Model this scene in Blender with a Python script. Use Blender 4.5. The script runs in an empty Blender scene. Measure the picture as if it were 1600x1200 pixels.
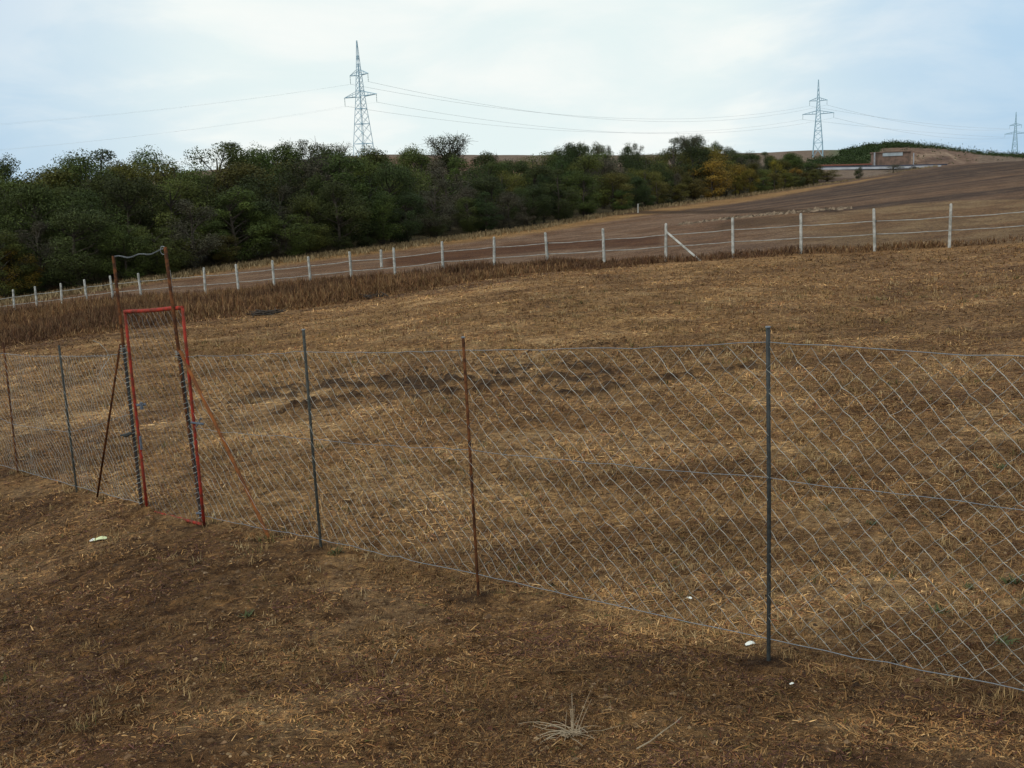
import bpy, math, random
import numpy as np
from mathutils import Vector, Matrix

random.seed(7)
rng = np.random.default_rng(11)
scene = bpy.context.scene
COL = scene.collection

# ------------------------------------------------------------------ camera
CAMZ = 1.75
F = 1690.0                                   # focal length in pixels of the 1600 px wide photograph
_up = np.array([-400.0, 9400.0, F]); _up /= np.linalg.norm(_up)     # world Z seen from the camera
_f = np.array([0, 0, -1.0]); _f -= _up * _f.dot(_up); _f /= np.linalg.norm(_f)   # world Y
_r = np.cross(_f, _up)                                              # world X
RW = np.array([_r, _f, _up])                 # camera -> world
cam_d = bpy.data.cameras.new('camera')
cam = bpy.data.objects.new('camera', cam_d); COL.objects.link(cam)
m4 = Matrix.Identity(4)
for i in range(3):
    for j in range(3):
        m4[i][j] = RW[i][j]
m4[2][3] = CAMZ
cam.matrix_world = m4
cam_d.sensor_width = 36.0; cam_d.lens = 36.0 * F / 1600.0
cam_d.clip_start = 0.05; cam_d.clip_end = 9000
scene.camera = cam

# ------------------------------------------------------------------ world, sun, exposure
SUN_EL, SUN_AZ = math.radians(40), math.radians(232)   # azimuth clockwise from +Y
w = bpy.data.worlds.new('World'); scene.world = w; w.use_nodes = True
nt = w.node_tree; nt.nodes.clear()
def N(t, kind, **kw):
    n = t.nodes.new(kind)
    for k, v in kw.items():
        if k == 'inp':
            for a, b in v.items(): n.inputs[a].default_value = b
        else: setattr(n, k, v)
    return n
def Lk(t, a, b): t.links.new(a, b)
out = N(nt, 'ShaderNodeOutputWorld'); bg = N(nt, 'ShaderNodeBackground'); bg.inputs[1].default_value = 0.1
sky = N(nt, 'ShaderNodeTexSky', sky_type='NISHITA', sun_disc=False, sun_elevation=SUN_EL, sun_rotation=SUN_AZ,
        air_density=1.0, dust_density=1.5, ozone_density=1.5)
tc = N(nt, 'ShaderNodeTexCoord'); sx = N(nt, 'ShaderNodeSeparateXYZ'); Lk(nt, tc.outputs['Generated'], sx.inputs[0])
def M(t, op, a, b=None, c=None, clamp=False):
    n = t.nodes.new('ShaderNodeMath'); n.operation = op; n.use_clamp = clamp
    for i, v in enumerate((a, b, c)):
        if v is None: continue
        if hasattr(v, 'links') or hasattr(v, 'is_linked'): t.links.new(v, n.inputs[i])
        else: n.inputs[i].default_value = v
    return n.outputs[0]
def noise(t, vec, scale, detail=4, rough=0.55, dist=0.0):
    n = t.nodes.new('ShaderNodeTexNoise'); n.inputs['Scale'].default_value = scale
    n.inputs['Detail'].default_value = detail; n.inputs['Roughness'].default_value = rough
    n.inputs['Distortion'].default_value = dist
    if vec is not None: t.links.new(vec, n.inputs['Vector'])
    return n.outputs[0]
def mrange(t, v, a, b, c=0.0, d=1.0, smooth=True):
    n = t.nodes.new('ShaderNodeMapRange'); n.interpolation_type = 'SMOOTHSTEP' if smooth else 'LINEAR'
    t.links.new(v, n.inputs[0])
    for i, q in enumerate((a, b, c, d)): n.inputs[i + 1].default_value = q
    return n.outputs[0]
def mixc(t, f, a, b, mode='MIX'):
    n = t.nodes.new('ShaderNodeMix'); n.data_type = 'RGBA'; n.blend_type = mode
    for i, v in ((0, f), (6, a), (7, b)):
        if hasattr(v, 'is_linked'): t.links.new(v, n.inputs[i])
        elif i == 0: n.inputs[0].default_value = v
        else: n.inputs[i].default_value = (*v, 1)
    return n.outputs[2]
# cloud layer: flat layer projected on the dome
zz = M(nt, 'ADD', M(nt, 'MAXIMUM', sx.outputs[2], 0.0), 0.22)
cv = N(nt, 'ShaderNodeCombineXYZ')
Lk(nt, M(nt, 'DIVIDE', sx.outputs[0], zz), cv.inputs[0]); Lk(nt, M(nt, 'DIVIDE', sx.outputs[1], zz), cv.inputs[1])
c1 = noise(nt, cv.outputs[0], 0.45, 3, 0.5, 0.3)
c2 = noise(nt, cv.outputs[0], 1.5, 6, 0.55, 0.35)
# the overcast is thickest ahead, thinner (blue) to the right and low on the left
azr = M(nt, 'ARCTAN2', sx.outputs[0], M(nt, 'MAXIMUM', sx.outputs[1], 0.01))
azl = M(nt, 'ABSOLUTE', M(nt, 'ADD', azr, 0.03))
thick = M(nt, 'MAXIMUM', mrange(nt, azl, 0.17, 0.47, 1.0, 0.0), mrange(nt, sx.outputs[1], 0.45, 0.1, 0.0, 1.0))
cov = M(nt, 'ADD', M(nt, 'MULTIPLY', thick, 0.86), M(nt, 'MULTIPLY', mrange(nt, c1, 0.35, 0.65), 0.28))
cov = M(nt, 'ADD', cov, M(nt, 'MULTIPLY', mrange(nt, c2, 0.42, 0.62), 0.16), clamp=True)
vary = mixc(nt, mrange(nt, c2, 0.35, 0.7), (8.0, 9.1, 9.1), (9.5, 9.8, 9.5))
blue = mixc(nt, 0.86, sky.outputs[0], (4.5, 6.6, 8.8))
col = mixc(nt, cov, blue, vary)
Lk(nt, col, bg.inputs[0]); Lk(nt, bg.outputs[0], out.inputs[0])

sd = bpy.data.lights.new('sun', 'SUN'); sd.energy = 1.5; sd.angle = math.radians(14); sd.color = (1, 0.95, 0.86)
so = bpy.data.objects.new('sun', sd); COL.objects.link(so)
sdir = Vector((math.sin(SUN_AZ) * math.cos(SUN_EL), math.cos(SUN_AZ) * math.cos(SUN_EL), math.sin(SUN_EL)))
so.rotation_euler = sdir.to_track_quat('Z', 'Y').to_euler()
scene.view_settings.view_transform = 'Standard'; scene.view_settings.look = 'None'
scene.view_settings.gamma = 1.0; scene.view_settings.exposure = 0.0
try: scene.view_settings.use_curve_mapping = False
except Exception: pass
scene.cycles.max_bounces = 5; scene.cycles.diffuse_bounces = 3

# ------------------------------------------------------------------ pixel rays (real distances chosen per thing)
def W(px, py, Y):
    """point on the ray of photo pixel (px, py) at forward distance Y"""
    d = RW @ np.array([(px - 800) / F, -(py - 600) / F, -1.0])
    p = d * (Y / d[1]); p[2] += CAMZ
    return p
def pix(P):
    P = np.asarray(P, float).reshape(-1, 3).copy(); P[:, 2] -= CAMZ
    c = P @ RW
    dz = np.where(c[:, 2] < -1e-3, -c[:, 2], 1e-3)
    return 800 + F * c[:, 0] / dz, 600 - F * c[:, 1] / dz, c[:, 2] < 0

def vnoise(x, y, seed=0):
    xi = np.floor(x).astype(np.int64); yi = np.floor(y).astype(np.int64); fx = x - xi; fy = y - yi
    fx = fx * fx * (3 - 2 * fx); fy = fy * fy * (3 - 2 * fy)
    def h(a, b):
        n = (a * 374761393 + b * 668265263 + seed * 974711) & 0x7fffffff
        n = ((n ^ (n >> 13)) * 1274126177) & 0x7fffffff
        return ((n ^ (n >> 16)) & 0xffff) / 65535.0
    return (h(xi, yi) * (1 - fx) + h(xi + 1, yi) * fx) * (1 - fy) + (h(xi, yi + 1) * (1 - fx) + h(xi + 1, yi + 1) * fx) * fy
def fbm(x, y, sc, oct=4, seed=0):
    s = 0; a = 1; t = 0
    for o in range(oct):
        s = s + a * vnoise(x * sc * 2 ** o + 31.7 * o, y * sc * 2 ** o + 17.3 * o, seed + o); t += a; a *= 0.5
    return s / t

# ------------------------------------------------------------------ terrain
# white fence line
FA, FB = np.array([17.4, 43.0]), np.array([-35.5, 75.0])
def fence_pt(px):
    """where the vertical plane of the white fence meets the column px"""
    k0 = W(px, 330, 1.0)[0]
    d = FB - FA
    t = (k0 * FA[1] - FA[0]) / (d[0] - k0 * d[1])
    return FA + d * t
WF = [(1605, 309), (1485, 318), (1368, 325.5), (1252, 333), (1145, 340), (1039, 349), (942, 357), (853, 363), (768, 370), (687, 377), (611, 387),
      (542, 393), (477, 401), (419, 407), (362, 413), (309, 418), (256, 422), (207, 427), (162, 431), (120, 437), (80, 443), (40, 448), (3, 453), (-34, 458)]
HPOST = 1.75
ctrl = []
def C_(px, py, Y): ctrl.append(W(px, py, Y))
for a in ((1201, 1036, 5.67), (748, 937, 7.25), (502, 864, 8.5), (317, 824, 9.96), (228, 798, 11.0), (120, 769, 12.97), (28, 741, 14.8), (1600, 1125, 4.8),
          (0, 548, 36), (250, 512, 39), (500, 480, 44), (900, 422, 46),
          (0, 458, 95), (200, 435, 98), (400, 408, 105), (600, 385, 115), (850, 352, 135), (1000, 326, 165), (1200, 302, 220), (1330, 283, 290),
          (1450, 262, 260), (1600, 250, 220), (1800, 240, 220), (1500, 300, 95), (1200, 334, 95), (1600, 290, 95),
          (1300, 264, 480), (1450, 262, 480), (1600, 256, 480), (1100, 266, 400), (740, 268, 330), (568, 249, 346), (250, 300, 350), (0, 310, 350),
          (-300, 470, 95), (-300, 330, 350), (2000, 235, 220), (2000, 290, 50),
          (740, 245, 650), (1000, 243, 650), (1160, 240, 650), (1280, 236.5, 650), (1400, 237, 650), (1500, 239, 650), (1600, 243, 650), (1900, 243, 650),
          (400, 262, 650), (0, 290, 650), (-300, 300, 650)):
    C_(*a)
for px, py in WF[::2]:
    x, y = fence_pt(px)
    C_(px, py + HPOST * F / y, y)
for az in (-0.6, -0.25, 0.1, 0.45, 0.8):
    ctrl.append(np.array([3.9 * math.sin(az), 3.9 * math.cos(az), -0.52 - 0.35 * math.cos(az) * 0.4 + 0.10 * math.sin(az)]))
    ctrl.append(np.array([1.2 * math.sin(az), 1.2 * math.cos(az), -0.06]))
    z = 14.0
    ctrl.append(np.array([1500 * math.sin(az), 1500 * math.cos(az), 12.0]))
    ctrl.append(np.array([5000 * math.sin(az), 5000 * math.cos(az), 5.0]))
ctrl = np.array(ctrl)
def azl(x, y):
    a = np.clip(np.arctan2(x, y), -0.9, 0.9)
    return np.stack([a * 3.0, np.log(np.maximum(np.hypot(x, y), 1.0))], -1)
CP = azl(ctrl[:, 0], ctrl[:, 1])
def tps(r2): return 0.5 * r2 * np.log(r2 + 1e-9)
n_ = len(ctrl)
K = tps(((CP[:, None] - CP[None]) ** 2).sum(-1)) + np.eye(n_) * 1e-4
Pm = np.hstack([np.ones((n_, 1)), CP])
A = np.block([[K, Pm], [Pm.T, np.zeros((3, 3))]])
sol = np.linalg.solve(A, np.concatenate([ctrl[:, 2], np.zeros(3)]))
BUMP_X = [1280, 1310, 1345, 1375, 1410, 1450, 1490, 1530, 1600]
BUMP_Y = [0, 1.2, 3.6, 5.2, 5.6, 4.8, 3.0, 1.4, 0]
def hbase(x, y):
    x = np.asarray(x, float); y = np.asarray(y, float); sh = x.shape
    x = x.ravel(); y = y.ravel(); z = np.empty_like(x); Q = azl(x, y)
    for i in range(0, len(x), 20000):
        q = Q[i:i + 20000]
        r2 = ((q[:, None] - CP[None]) ** 2).sum(-1)
        z[i:i + 20000] = tps(r2) @ sol[:n_] + sol[n_] + q @ sol[n_ + 1:]
    # far scrub-covered hump
    px = 800 + F * x / np.maximum(y, 1) * 0.985
    bx = np.interp(px, BUMP_X, BUMP_Y, left=0, right=0)
    t = np.clip((y - 500) / 45, 0, 1); t = t * t * (3 - 2 * t)
    t2 = 1 - np.clip((y - 590) / 80, 0, 1)
    z += bx * t * t2 * (y > 400)
    return z.reshape(sh)
def relief(x, y):
    r = np.hypot(x, y)
    n = (fbm(x, y, 0.35, 3, 3) - 0.5) * 0.10 * np.clip(r / 6, 0, 1) + (fbm(x, y, 3.0, 3, 5) - 0.5) * 0.055 * np.clip(30 / (r + 1), 0, 1)
    n += (fbm(x, y, 8.0, 3, 15) - 0.5) * 0.05 * np.clip(14 / (r + 1), 0, 1)
    n += (fbm(x, y, 0.02, 3, 9) - 0.5) * 1.6 * np.clip((r - 60) / 300, 0, 1)
    return n
def H(x, y):
    return hbase(x, y) + relief(np.asarray(x, float), np.asarray(y, float))
def Hs(x, y): return float(H(np.array([x]), np.array([y]))[0])
def ground_hit(px, py, y0=3.0, y1=600.0):
    Y = np.exp(np.linspace(math.log(y0), math.log(y1), 900))
    P = np.array([W(px, py, t) for t in Y])
    d = P[:, 2] - H(P[:, 0], P[:, 1])
    i = int(np.argmax(d < 0)) if (d < 0).any() else len(Y) - 1
    return P[i]

# ------------------------------------------------------------------ mesh helpers
def mk_mesh(name, V, Fc, mats=(), smooth=False, col=None, mi=None):
    V = np.asarray(V, np.float32); Fc = np.asarray(Fc, np.int32)
    me = bpy.data.meshes.new(name)
    me.vertices.add(len(V)); me.vertices.foreach_set('co', V.ravel())
    k = Fc.shape[1]
    me.loops.add(Fc.size); me.loops.foreach_set('vertex_index', Fc.ravel())
    me.polygons.add(len(Fc)); me.polygons.foreach_set('loop_start', np.arange(0, Fc.size, k, dtype=np.int32))
    try: me.polygons.foreach_set('loop_total', np.full(len(Fc), k, np.int32))
    except Exception: pass
    if smooth: me.polygons.foreach_set('use_smooth', np.ones(len(Fc), bool))
    for m in mats: me.materials.append(m)
    if mi is not None: me.polygons.foreach_set('material_index', np.asarray(mi, np.int32))
    if col is not None:
        a = me.color_attributes.new('Col', 'FLOAT_COLOR', 'POINT')
        c = np.ones((len(V), 4), np.float32); c[:, :3] = col
        a.data.foreach_set('color', c.ravel())
    me.update(calc_edges=True)
    return me
def link(name, me, parent=None, loc=(0, 0, 0)):
    o = bpy.data.objects.new(name, me); COL.objects.link(o); o.location = loc
    if parent is not None: o.parent = parent
    return o
def tag(o, label=None, cat=None, group=None, kind=None):
    if label: o['label'] = label
    if cat: o['category'] = cat
    if group: o['group'] = group
    if kind: o['kind'] = kind
    return o
def empty(name, loc, rz=0):
    o = bpy.data.objects.new(name, None); COL.objects.link(o); o.location = loc; o.rotation_euler = (0, 0, rz)
    o.empty_display_size = 0.2
    return o
class MB:
    def __init__(s): s.v = []; s.f = []; s.n = 0; s.c = []
    def add(s, V, Q, c=None):
        V = np.asarray(V, float); Q = np.asarray(Q, int)
        s.v.append(V); s.f.append(Q + s.n); s.n += len(V)
        s.c.append(np.tile(np.array(c if c is not None else (1, 1, 1), float), (len(V), 1)))
    def tube(s, pts, r, k=6, c=None, cap=True):
        P = np.asarray(pts, float); n = len(P)
        R = np.full(n, r, float) if np.isscalar(r) else np.asarray(r, float)
        T = np.gradient(P, axis=0); T /= np.linalg.norm(T, axis=1)[:, None] + 1e-12
        ref = np.array([0.0, 0, 1.0]) if abs(T[:, 2]).mean() < 0.8 else np.array([1.0, 0, 0])
        U = np.cross(T, ref); U /= np.linalg.norm(U, axis=1)[:, None] + 1e-12
        B = np.cross(T, U)
        a = np.linspace(0, 2 * np.pi, k, endpoint=False) + 0.3
        V = P[:, None] + R[:, None, None] * (np.cos(a)[None, :, None] * U[:, None] + np.sin(a)[None, :, None] * B[:, None])
        V = V.reshape(-1, 3)
        i, j = np.meshgrid(np.arange(n - 1), np.arange(k), indexing='ij'); i = i.ravel(); j = j.ravel(); j2 = (j + 1) % k
        Q = np.stack([i * k + j, i * k + j2, (i + 1) * k + j2, (i + 1) * k + j], -1)
        if cap:
            V = np.vstack([V, P[0], P[-1]]); c0, c1 = n * k, n * k + 1
            jj = np.arange(0, k, 1); j3 = (jj + 1) % k
            Q = np.vstack([Q, np.stack([np.full(k, c0), j3, jj, jj], -1)[:, [0, 1, 2, 2]], np.stack([np.full(k, c1), (n - 1) * k + jj, (n - 1) * k + j3, (n - 1) * k + j3], -1)])
            # degenerate quads become triangles below
        s.add(V, Q, c)
    def box(s, c0, c1, col=None):
        x0, y0, z0 = c0; x1, y1, z1 = c1
        V = [(x, y, z) for z in (z0, z1) for y in (y0, y1) for x in (x0, x1)]
        s.add(V, [(0, 2, 3, 1), (4, 5, 7, 6), (0, 1, 5, 4), (2, 6, 7, 3), (0, 4, 6, 2), (1, 3, 7, 5)], col)
    def beam(s, a, b, wx, wy=None, col=None):
        s.tube([a, b], wx, 4, col)
    def mesh(s, name, mats=(), smooth=False, origin=None):
        V = np.vstack(s.v); Q = np.vstack(s.f); c = np.vstack(s.c)
        if origin is not None: V = V - np.asarray(origin, float)
        faces = []
        me = bpy.data.meshes.new(name)
        Ql = Q.tolist()
        deg = Q[:, 2] == Q[:, 3]
        Fs = [q[:3] if d else q for q, d in zip(Ql, deg)]
        me.from_pydata(V.tolist(), [], Fs)
        for m in mats: me.materials.append(m)
        if smooth: me.polygons.foreach_set('use_smooth', np.ones(len(me.polygons), bool))
        a = me.color_attributes.new('Col', 'FLOAT_COLOR', 'POINT')
        cc = np.ones((len(V), 4), np.float32); cc[:, :3] = c; a.data.foreach_set('color', cc.ravel())
        me.update()
        return me
    def build(s, name, mat, parent=None, smooth=False, origin=None, loc=(0, 0, 0)):
        return link(name, s.mesh(name, (mat,), smooth, origin), parent, loc)

# ------------------------------------------------------------------ materials
def mat(name, base=(0.5, 0.5, 0.5), rough=0.8, metal=0.0, var=0.25, scale=20, c2=None, useCol=False, bump=0.0, spec=0.3, objrand=0.0, trans=0.0):
    m = bpy.data.materials.new(name); m.use_nodes = True; t = m.node_tree; b = t.nodes['Principled BSDF']
    tcn = t.nodes.new('ShaderNodeTexCoord'); v = tcn.outputs['Object']
    n1 = noise(t, v, scale, 5, 0.6)
    if c2 is None: c2 = tuple(x * (1 - var) for x in base)
    c = mixc(t, mrange(t, n1, 0.38, 0.62), base, c2)
    if useCol:
        a = t.nodes.new('ShaderNodeAttribute'); a.attribute_name = 'Col'
        c = mixc(t, 1.0, c, a.outputs['Color'], 'MULTIPLY')
    if objrand:
        oi = t.nodes.new('ShaderNodeObjectInfo')
        hs = t.nodes.new('ShaderNodeHueSaturation'); t.links.new(c, hs.inputs['Color'])
        t.links.new(mrange(t, oi.outputs['Random'], 0, 1, 0.5 - 0.035 * objrand, 0.5 + 0.02 * objrand, False), hs.inputs['Hue'])
        r2 = M(t, 'FRACT', M(t, 'MULTIPLY', oi.outputs['Random'], 17.31))
        t.links.new(mrange(t, r2, 0, 1, 1 - 0.35 * objrand, 1 + 0.3 * objrand, False), hs.inputs['Value'])
        c = hs.outputs[0]
    t.links.new(c, b.inputs['Base Color'])
    b.inputs['Roughness'].default_value = rough; b.inputs['Metallic'].default_value = metal
    b.inputs['Specular IOR Level'].default_value = spec
    if bump:
        bn = t.nodes.new('ShaderNodeBump'); bn.inputs['Strength'].default_value = bump; bn.inputs['Distance'].default_value = 0.01
        t.links.new(n1, bn.inputs['Height']); t.links.new(bn.outputs[0], b.inputs['Normal'])
    return m

def ground_mat():
    m = bpy.data.materials.new('soil_and_stubble'); m.use_nodes = True; t = m.node_tree; b = t.nodes['Principled BSDF']
    v = t.nodes.new('ShaderNodeTexCoord').outputs['Object']
    a = t.nodes.new('ShaderNodeAttribute'); a.attribute_name = 'Col'
    nA = noise(t, v, 0.35, 4, 0.6, 0.4); nB = noise(t, v, 2.2, 5, 0.65, 0.5); nC = noise(t, v, 14, 5, 0.7, 0.3); nD = noise(t, v, 70, 4, 0.7)
    c = mixc(t, mrange(t, nA, 0.36, 0.64), (0.78, 0.74, 0.72), (1.18, 1.2, 1.2))
    c = mixc(t, 1.0, a.outputs['Color'], c, 'MULTIPLY')
    c = mixc(t, mrange(t, nB, 0.50, 0.72, 0, 0.6), c, mixc(t, 1.0, c, (0.5, 0.42, 0.42), 'MULTIPLY'))
    c = mixc(t, mrange(t, nC, 0.50, 0.66, 0, 0.85), c, mixc(t, 1.0, c, (1.8, 1.75, 1.6), 'MULTIPLY'))
    c = mixc(t, mrange(t, nC, 0.47, 0.33, 0, 0.7), c, mixc(t, 1.0, c, (0.42, 0.38, 0.36), 'MULTIPLY'))
    c = mixc(t, mrange(t, nD, 0.54, 0.68, 0, 0.6), c, mixc(t, 1.0, c, (1.8, 1.75, 1.6), 'MULTIPLY'))
    c = mixc(t, mrange(t, nD, 0.44, 0.34, 0, 0.6), c, mixc(t, 1.0, c, (0.4, 0.36, 0.36), 'MULTIPLY'))
    nE = noise(t, v, 6.0, 8, 0.8, 0.2)
    c = mixc(t, mrange(t, nE, 0.50, 0.58, 0, 0.85), c, mixc(t, 1.0, c, (0.36, 0.30, 0.26), 'MULTIPLY'))
    c = mixc(t, mrange(t, nE, 0.45, 0.38, 0, 0.85), c, mixc(t, 1.0, c, (1.9, 1.8, 1.65), 'MULTIPLY'))
    t.links.new(c, b.inputs['Base Color']); b.inputs['Roughness'].default_value = 0.95; b.inputs['Specular IOR Level'].default_value = 0.1
    b1 = t.nodes.new('ShaderNodeBump'); b1.inputs['Strength'].default_value = 1.0; b1.inputs['Distance'].default_value = 0.08; t.links.new(nC, b1.inputs['Height'])
    b2 = t.nodes.new('ShaderNodeBump'); b2.inputs['Strength'].default_value = 1.0; b2.inputs['Distance'].default_value = 0.018; t.links.new(nD, b2.inputs['Height'])
    t.links.new(b1.outputs[0], b2.inputs['Normal']); t.links.new(b2.outputs[0], b.inputs['Normal'])
    return m

# ------------------------------------------------------------------ ground sheet
dense = np.arange(-0.60, 0.62, 0.0026)
azs = np.concatenate([np.linspace(-math.pi, -0.62, 60), dense, np.linspace(0.64, math.pi, 60)])
rs = np.concatenate([np.exp(np.arange(math.log(0.8), math.log(16), 0.0075)), np.exp(np.arange(math.log(16.05), math.log(700), 0.011)), np.exp(np.linspace(math.log(705), math.log(6500), 60))])
AZ, RR = np.meshgrid(azs, rs, indexing='ij')
X = RR * np.sin(AZ); Y = RR * np.cos(AZ)
Zb = hbase(X, Y)
gpx, gpy, _ = pix(np.stack([X, Y, Zb], -1)); gpx = gpx.reshape(X.shape); gpy = gpy.reshape(X.shape)
front = Y > 0.5
nz1 = fbm(X, Y, 0.25, 4, 21); nz2 = fbm(X, Y, 1.6, 4, 31); nz3 = fbm(X, Y, 0.03, 4, 41)
FIELD = np.array([0.278, 0.158, 0.068]); FORE = np.array([0.144, 0.079, 0.034]); WEEDG = np.array([0.130, 0.068, 0.034])
SOIL = np.array([0.160, 0.098, 0.062]); PLOUGH = np.array([0.072, 0.045, 0.031]); FAR = np.array([0.150, 0.108, 0.080]); DARK = np.array([0.078, 0.043, 0.021])
Cg = np.empty(X.shape + (3,)); Cg[:] = FIELD
def blend(mask, c):
    global Cg
    mask = np.clip(mask, 0, 1)[..., None]; Cg = Cg * (1 - mask) + np.asarray(c) * mask
def sst(v, a, b):
    t = np.clip((v - a) / (b - a), 0, 1); return t * t * (3 - 2 * t)
# in front of the near fence: barer, redder soil, its colour also darkened for lens vignetting
fence_line_py = np.interp(gpx, [-400, 28, 120, 228, 317, 502, 748, 1201, 1600, 2200], [660, 741, 769, 798, 824, 864, 937, 1036, 1125, 1250])
blend(sst(gpy - fence_line_py + (nz2 - 0.5) * 120, -40, 50) * front * (RR < 30), FORE)
blend(sst(nz1, 0.5, 0.66) * (RR < 60) * 0.5, FORE * [0.9, 0.78, 0.72])
blend(sst(nz2 * 0.6 + nz1 * 0.4, 0.54, 0.68) * (RR < 30) * 0.3, np.array([0.15, 0.088, 0.05]))
blend(sst(fbm(X, Y, 1.1, 4, 57), 0.5, 0.62) * sst(gpy - fence_line_py, -20, 30) * front * (RR < 30) * 0.8, np.array([0.25, 0.155, 0.078]))
blend((Y < 0.5) * 1.0, FORE)
# paler stubble towards the right middle
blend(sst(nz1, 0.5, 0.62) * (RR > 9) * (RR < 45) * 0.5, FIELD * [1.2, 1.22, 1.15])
blend(sst(gpx + (nz1 - 0.5) * 500, 1180, 1600) * (RR < 45) * front * 0.45, np.array([0.15, 0.085, 0.05]))  # right side darkened in the colour, standing in for exposure falloff
blend(sst(fbm(X + 40, Y, 0.9, 4, 91), 0.5, 0.62) * (RR < 50) * 0.4, FIELD * [0.55, 0.5, 0.48])
def straw_and_light(x, y):      # lodged pale straw, with exposure brightness painted into the middle of the enclosure
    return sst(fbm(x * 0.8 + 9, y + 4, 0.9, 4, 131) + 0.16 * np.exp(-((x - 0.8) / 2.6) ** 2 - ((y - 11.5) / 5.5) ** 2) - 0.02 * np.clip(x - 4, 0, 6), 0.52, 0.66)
blend(straw_and_light(X, Y) * (RR > 6) * (RR < 45) * front * (gpy < fence_line_py) * 0.65, np.array([0.37, 0.235, 0.115]))
# weed strip
wl = np.interp(gpx, [-300, 0, 100, 200, 300, 400, 500, 600, 700, 800, 900, 1000, 1100, 1600], [575, 548, 540, 522, 507, 495, 481, 469, 455, 440, 424, 411, 402, 380])
fy = np.interp(gpx, [p[0] for p in WF][::-1], [p[1] + HPOST * F / fence_pt(p[0])[1] for p in WF][::-1])
weedzone = sst(wl + (nz2 - 0.5) * 22 - gpy, -2, 4) * sst(gpy - fy, -10, -2) * (RR > 25) * (RR < 90) * front
blend(weedzone * sst(1100 - gpx, 0, 120), WEEDG)
beyond = sst(fy - gpy + (nz2 - 0.5) * 6, 0, 5) * front * (RR > 40)
blend(beyond, SOIL)
blend(beyond * sst(gpx + (nz1 - 0.5) * 200, 1120, 1350), np.array([0.185, 0.118, 0.062]))
blend(beyond * sst(nz1, 0.5, 0.6) * 0.5, DARK * [1.5, 1.3, 1.2])
# darker band of turned earth behind the white fence
def band(pts, hw, soft, c, lo=0, hi=1e9, k=1.0, nzv=None, amp=0):
    xs = [p[0] for p in pts]; ys = [p[1] for p in pts]
    yc = np.interp(gpx, xs, ys)
    d = np.abs(gpy - yc) + (0 if nzv is None else (nzv - 0.5) * amp)
    mk = (1 - sst(d, hw - soft, hw + soft)) * sst(gpx, xs[0] - 6, xs[0] + 14) * (1 - sst(gpx, xs[-1] - 14, xs[-1] + 6)) * (RR > lo) * (RR < hi) * front
    blend(mk * k, c)
    return mk
band([(600, 412), (820, 388), (930, 381), (1040, 376)], 7, 3, DARK * [1.1, 0.85, 0.75], 45, 150, 0.95)
ploughline = np.interp(gpx, [700, 940, 1000, 1200, 1330, 1420, 1500, 1600, 1900], [352, 338, 333, 336, 331, 321, 316, 314, 310])
pz = sst(ploughline + (nz3 - 0.5) * 4 - gpy, 0, 4) * front * (RR > 55) * (RR < 420)
blend(pz, SOIL * [0.88, 0.82, 0.82])
blend(pz * sst(gpx, 900, 1350), PLOUGH)
stripe = fbm(X * 0.25 + Y * 0.02, Y * 1.0 - X * 0.55, 0.06, 3, 77)
blend(pz * sst(stripe, 0.5, 0.7) * 0.45, SOIL * [0.95, 0.92, 0.9])
stripe2 = fbm((X * 0.97 + Y * 0.24) * 0.02, (Y * 0.97 - X * 0.24) * 0.45, 1.0, 3, 78)
blend(pz * sst(stripe2, 0.52, 0.62) * 0.5, SOIL * [1.05, 1.0, 0.9]); blend(pz * sst(stripe2, 0.46, 0.38) * 0.5, PLOUGH * 0.6)
# dry grass verge along the trees
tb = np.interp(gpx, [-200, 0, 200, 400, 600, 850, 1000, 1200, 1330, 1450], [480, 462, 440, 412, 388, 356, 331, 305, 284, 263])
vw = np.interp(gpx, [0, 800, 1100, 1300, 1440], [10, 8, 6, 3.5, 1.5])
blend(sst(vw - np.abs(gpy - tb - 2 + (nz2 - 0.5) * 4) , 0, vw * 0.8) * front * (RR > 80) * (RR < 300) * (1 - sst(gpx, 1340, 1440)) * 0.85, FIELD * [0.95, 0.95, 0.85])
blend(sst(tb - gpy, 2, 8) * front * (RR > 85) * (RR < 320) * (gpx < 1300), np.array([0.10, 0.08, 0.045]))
# mound and cut edge
band([(1115, 358), (1150, 350), (1200, 346), (1262, 343)], 6, 3, DARK * 1.05, 45, 120, 0.9)
band([(940, 334), (1000, 331), (1100, 332), (1200, 331), (1320, 330)], 2.6, 1.4, DARK * 0.7, 55, 200, 0.9)
# far hills
blend(sst(RR, 380, 430) * front, FAR)
blend(sst(RR, 470, 500) * sst(250 - gpy, -4, 2) * front * sst(gpx, 1270, 1330) * (gpx < 1372), np.array([0.07, 0.10, 0.045]))
blend(sst(RR, 490, 510) * front * (gpx > 1395) * (gpx < 1530) * (RR < 640), np.array([0.15, 0.098, 0.072]))
trk = [(1408, 255), (1430, 247), (1455, 241), (1478, 240), (1492, 247), (1505, 254)]
band(trk, 2.2, 1.2, (0.26, 0.19, 0.14), 480, 620, 0.8)
band([(1438, 254), (1460, 248), (1480, 247), (1490, 252)], 3.0, 1.0, (0.09, 0.06, 0.05), 480, 620, 0.9)
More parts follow.
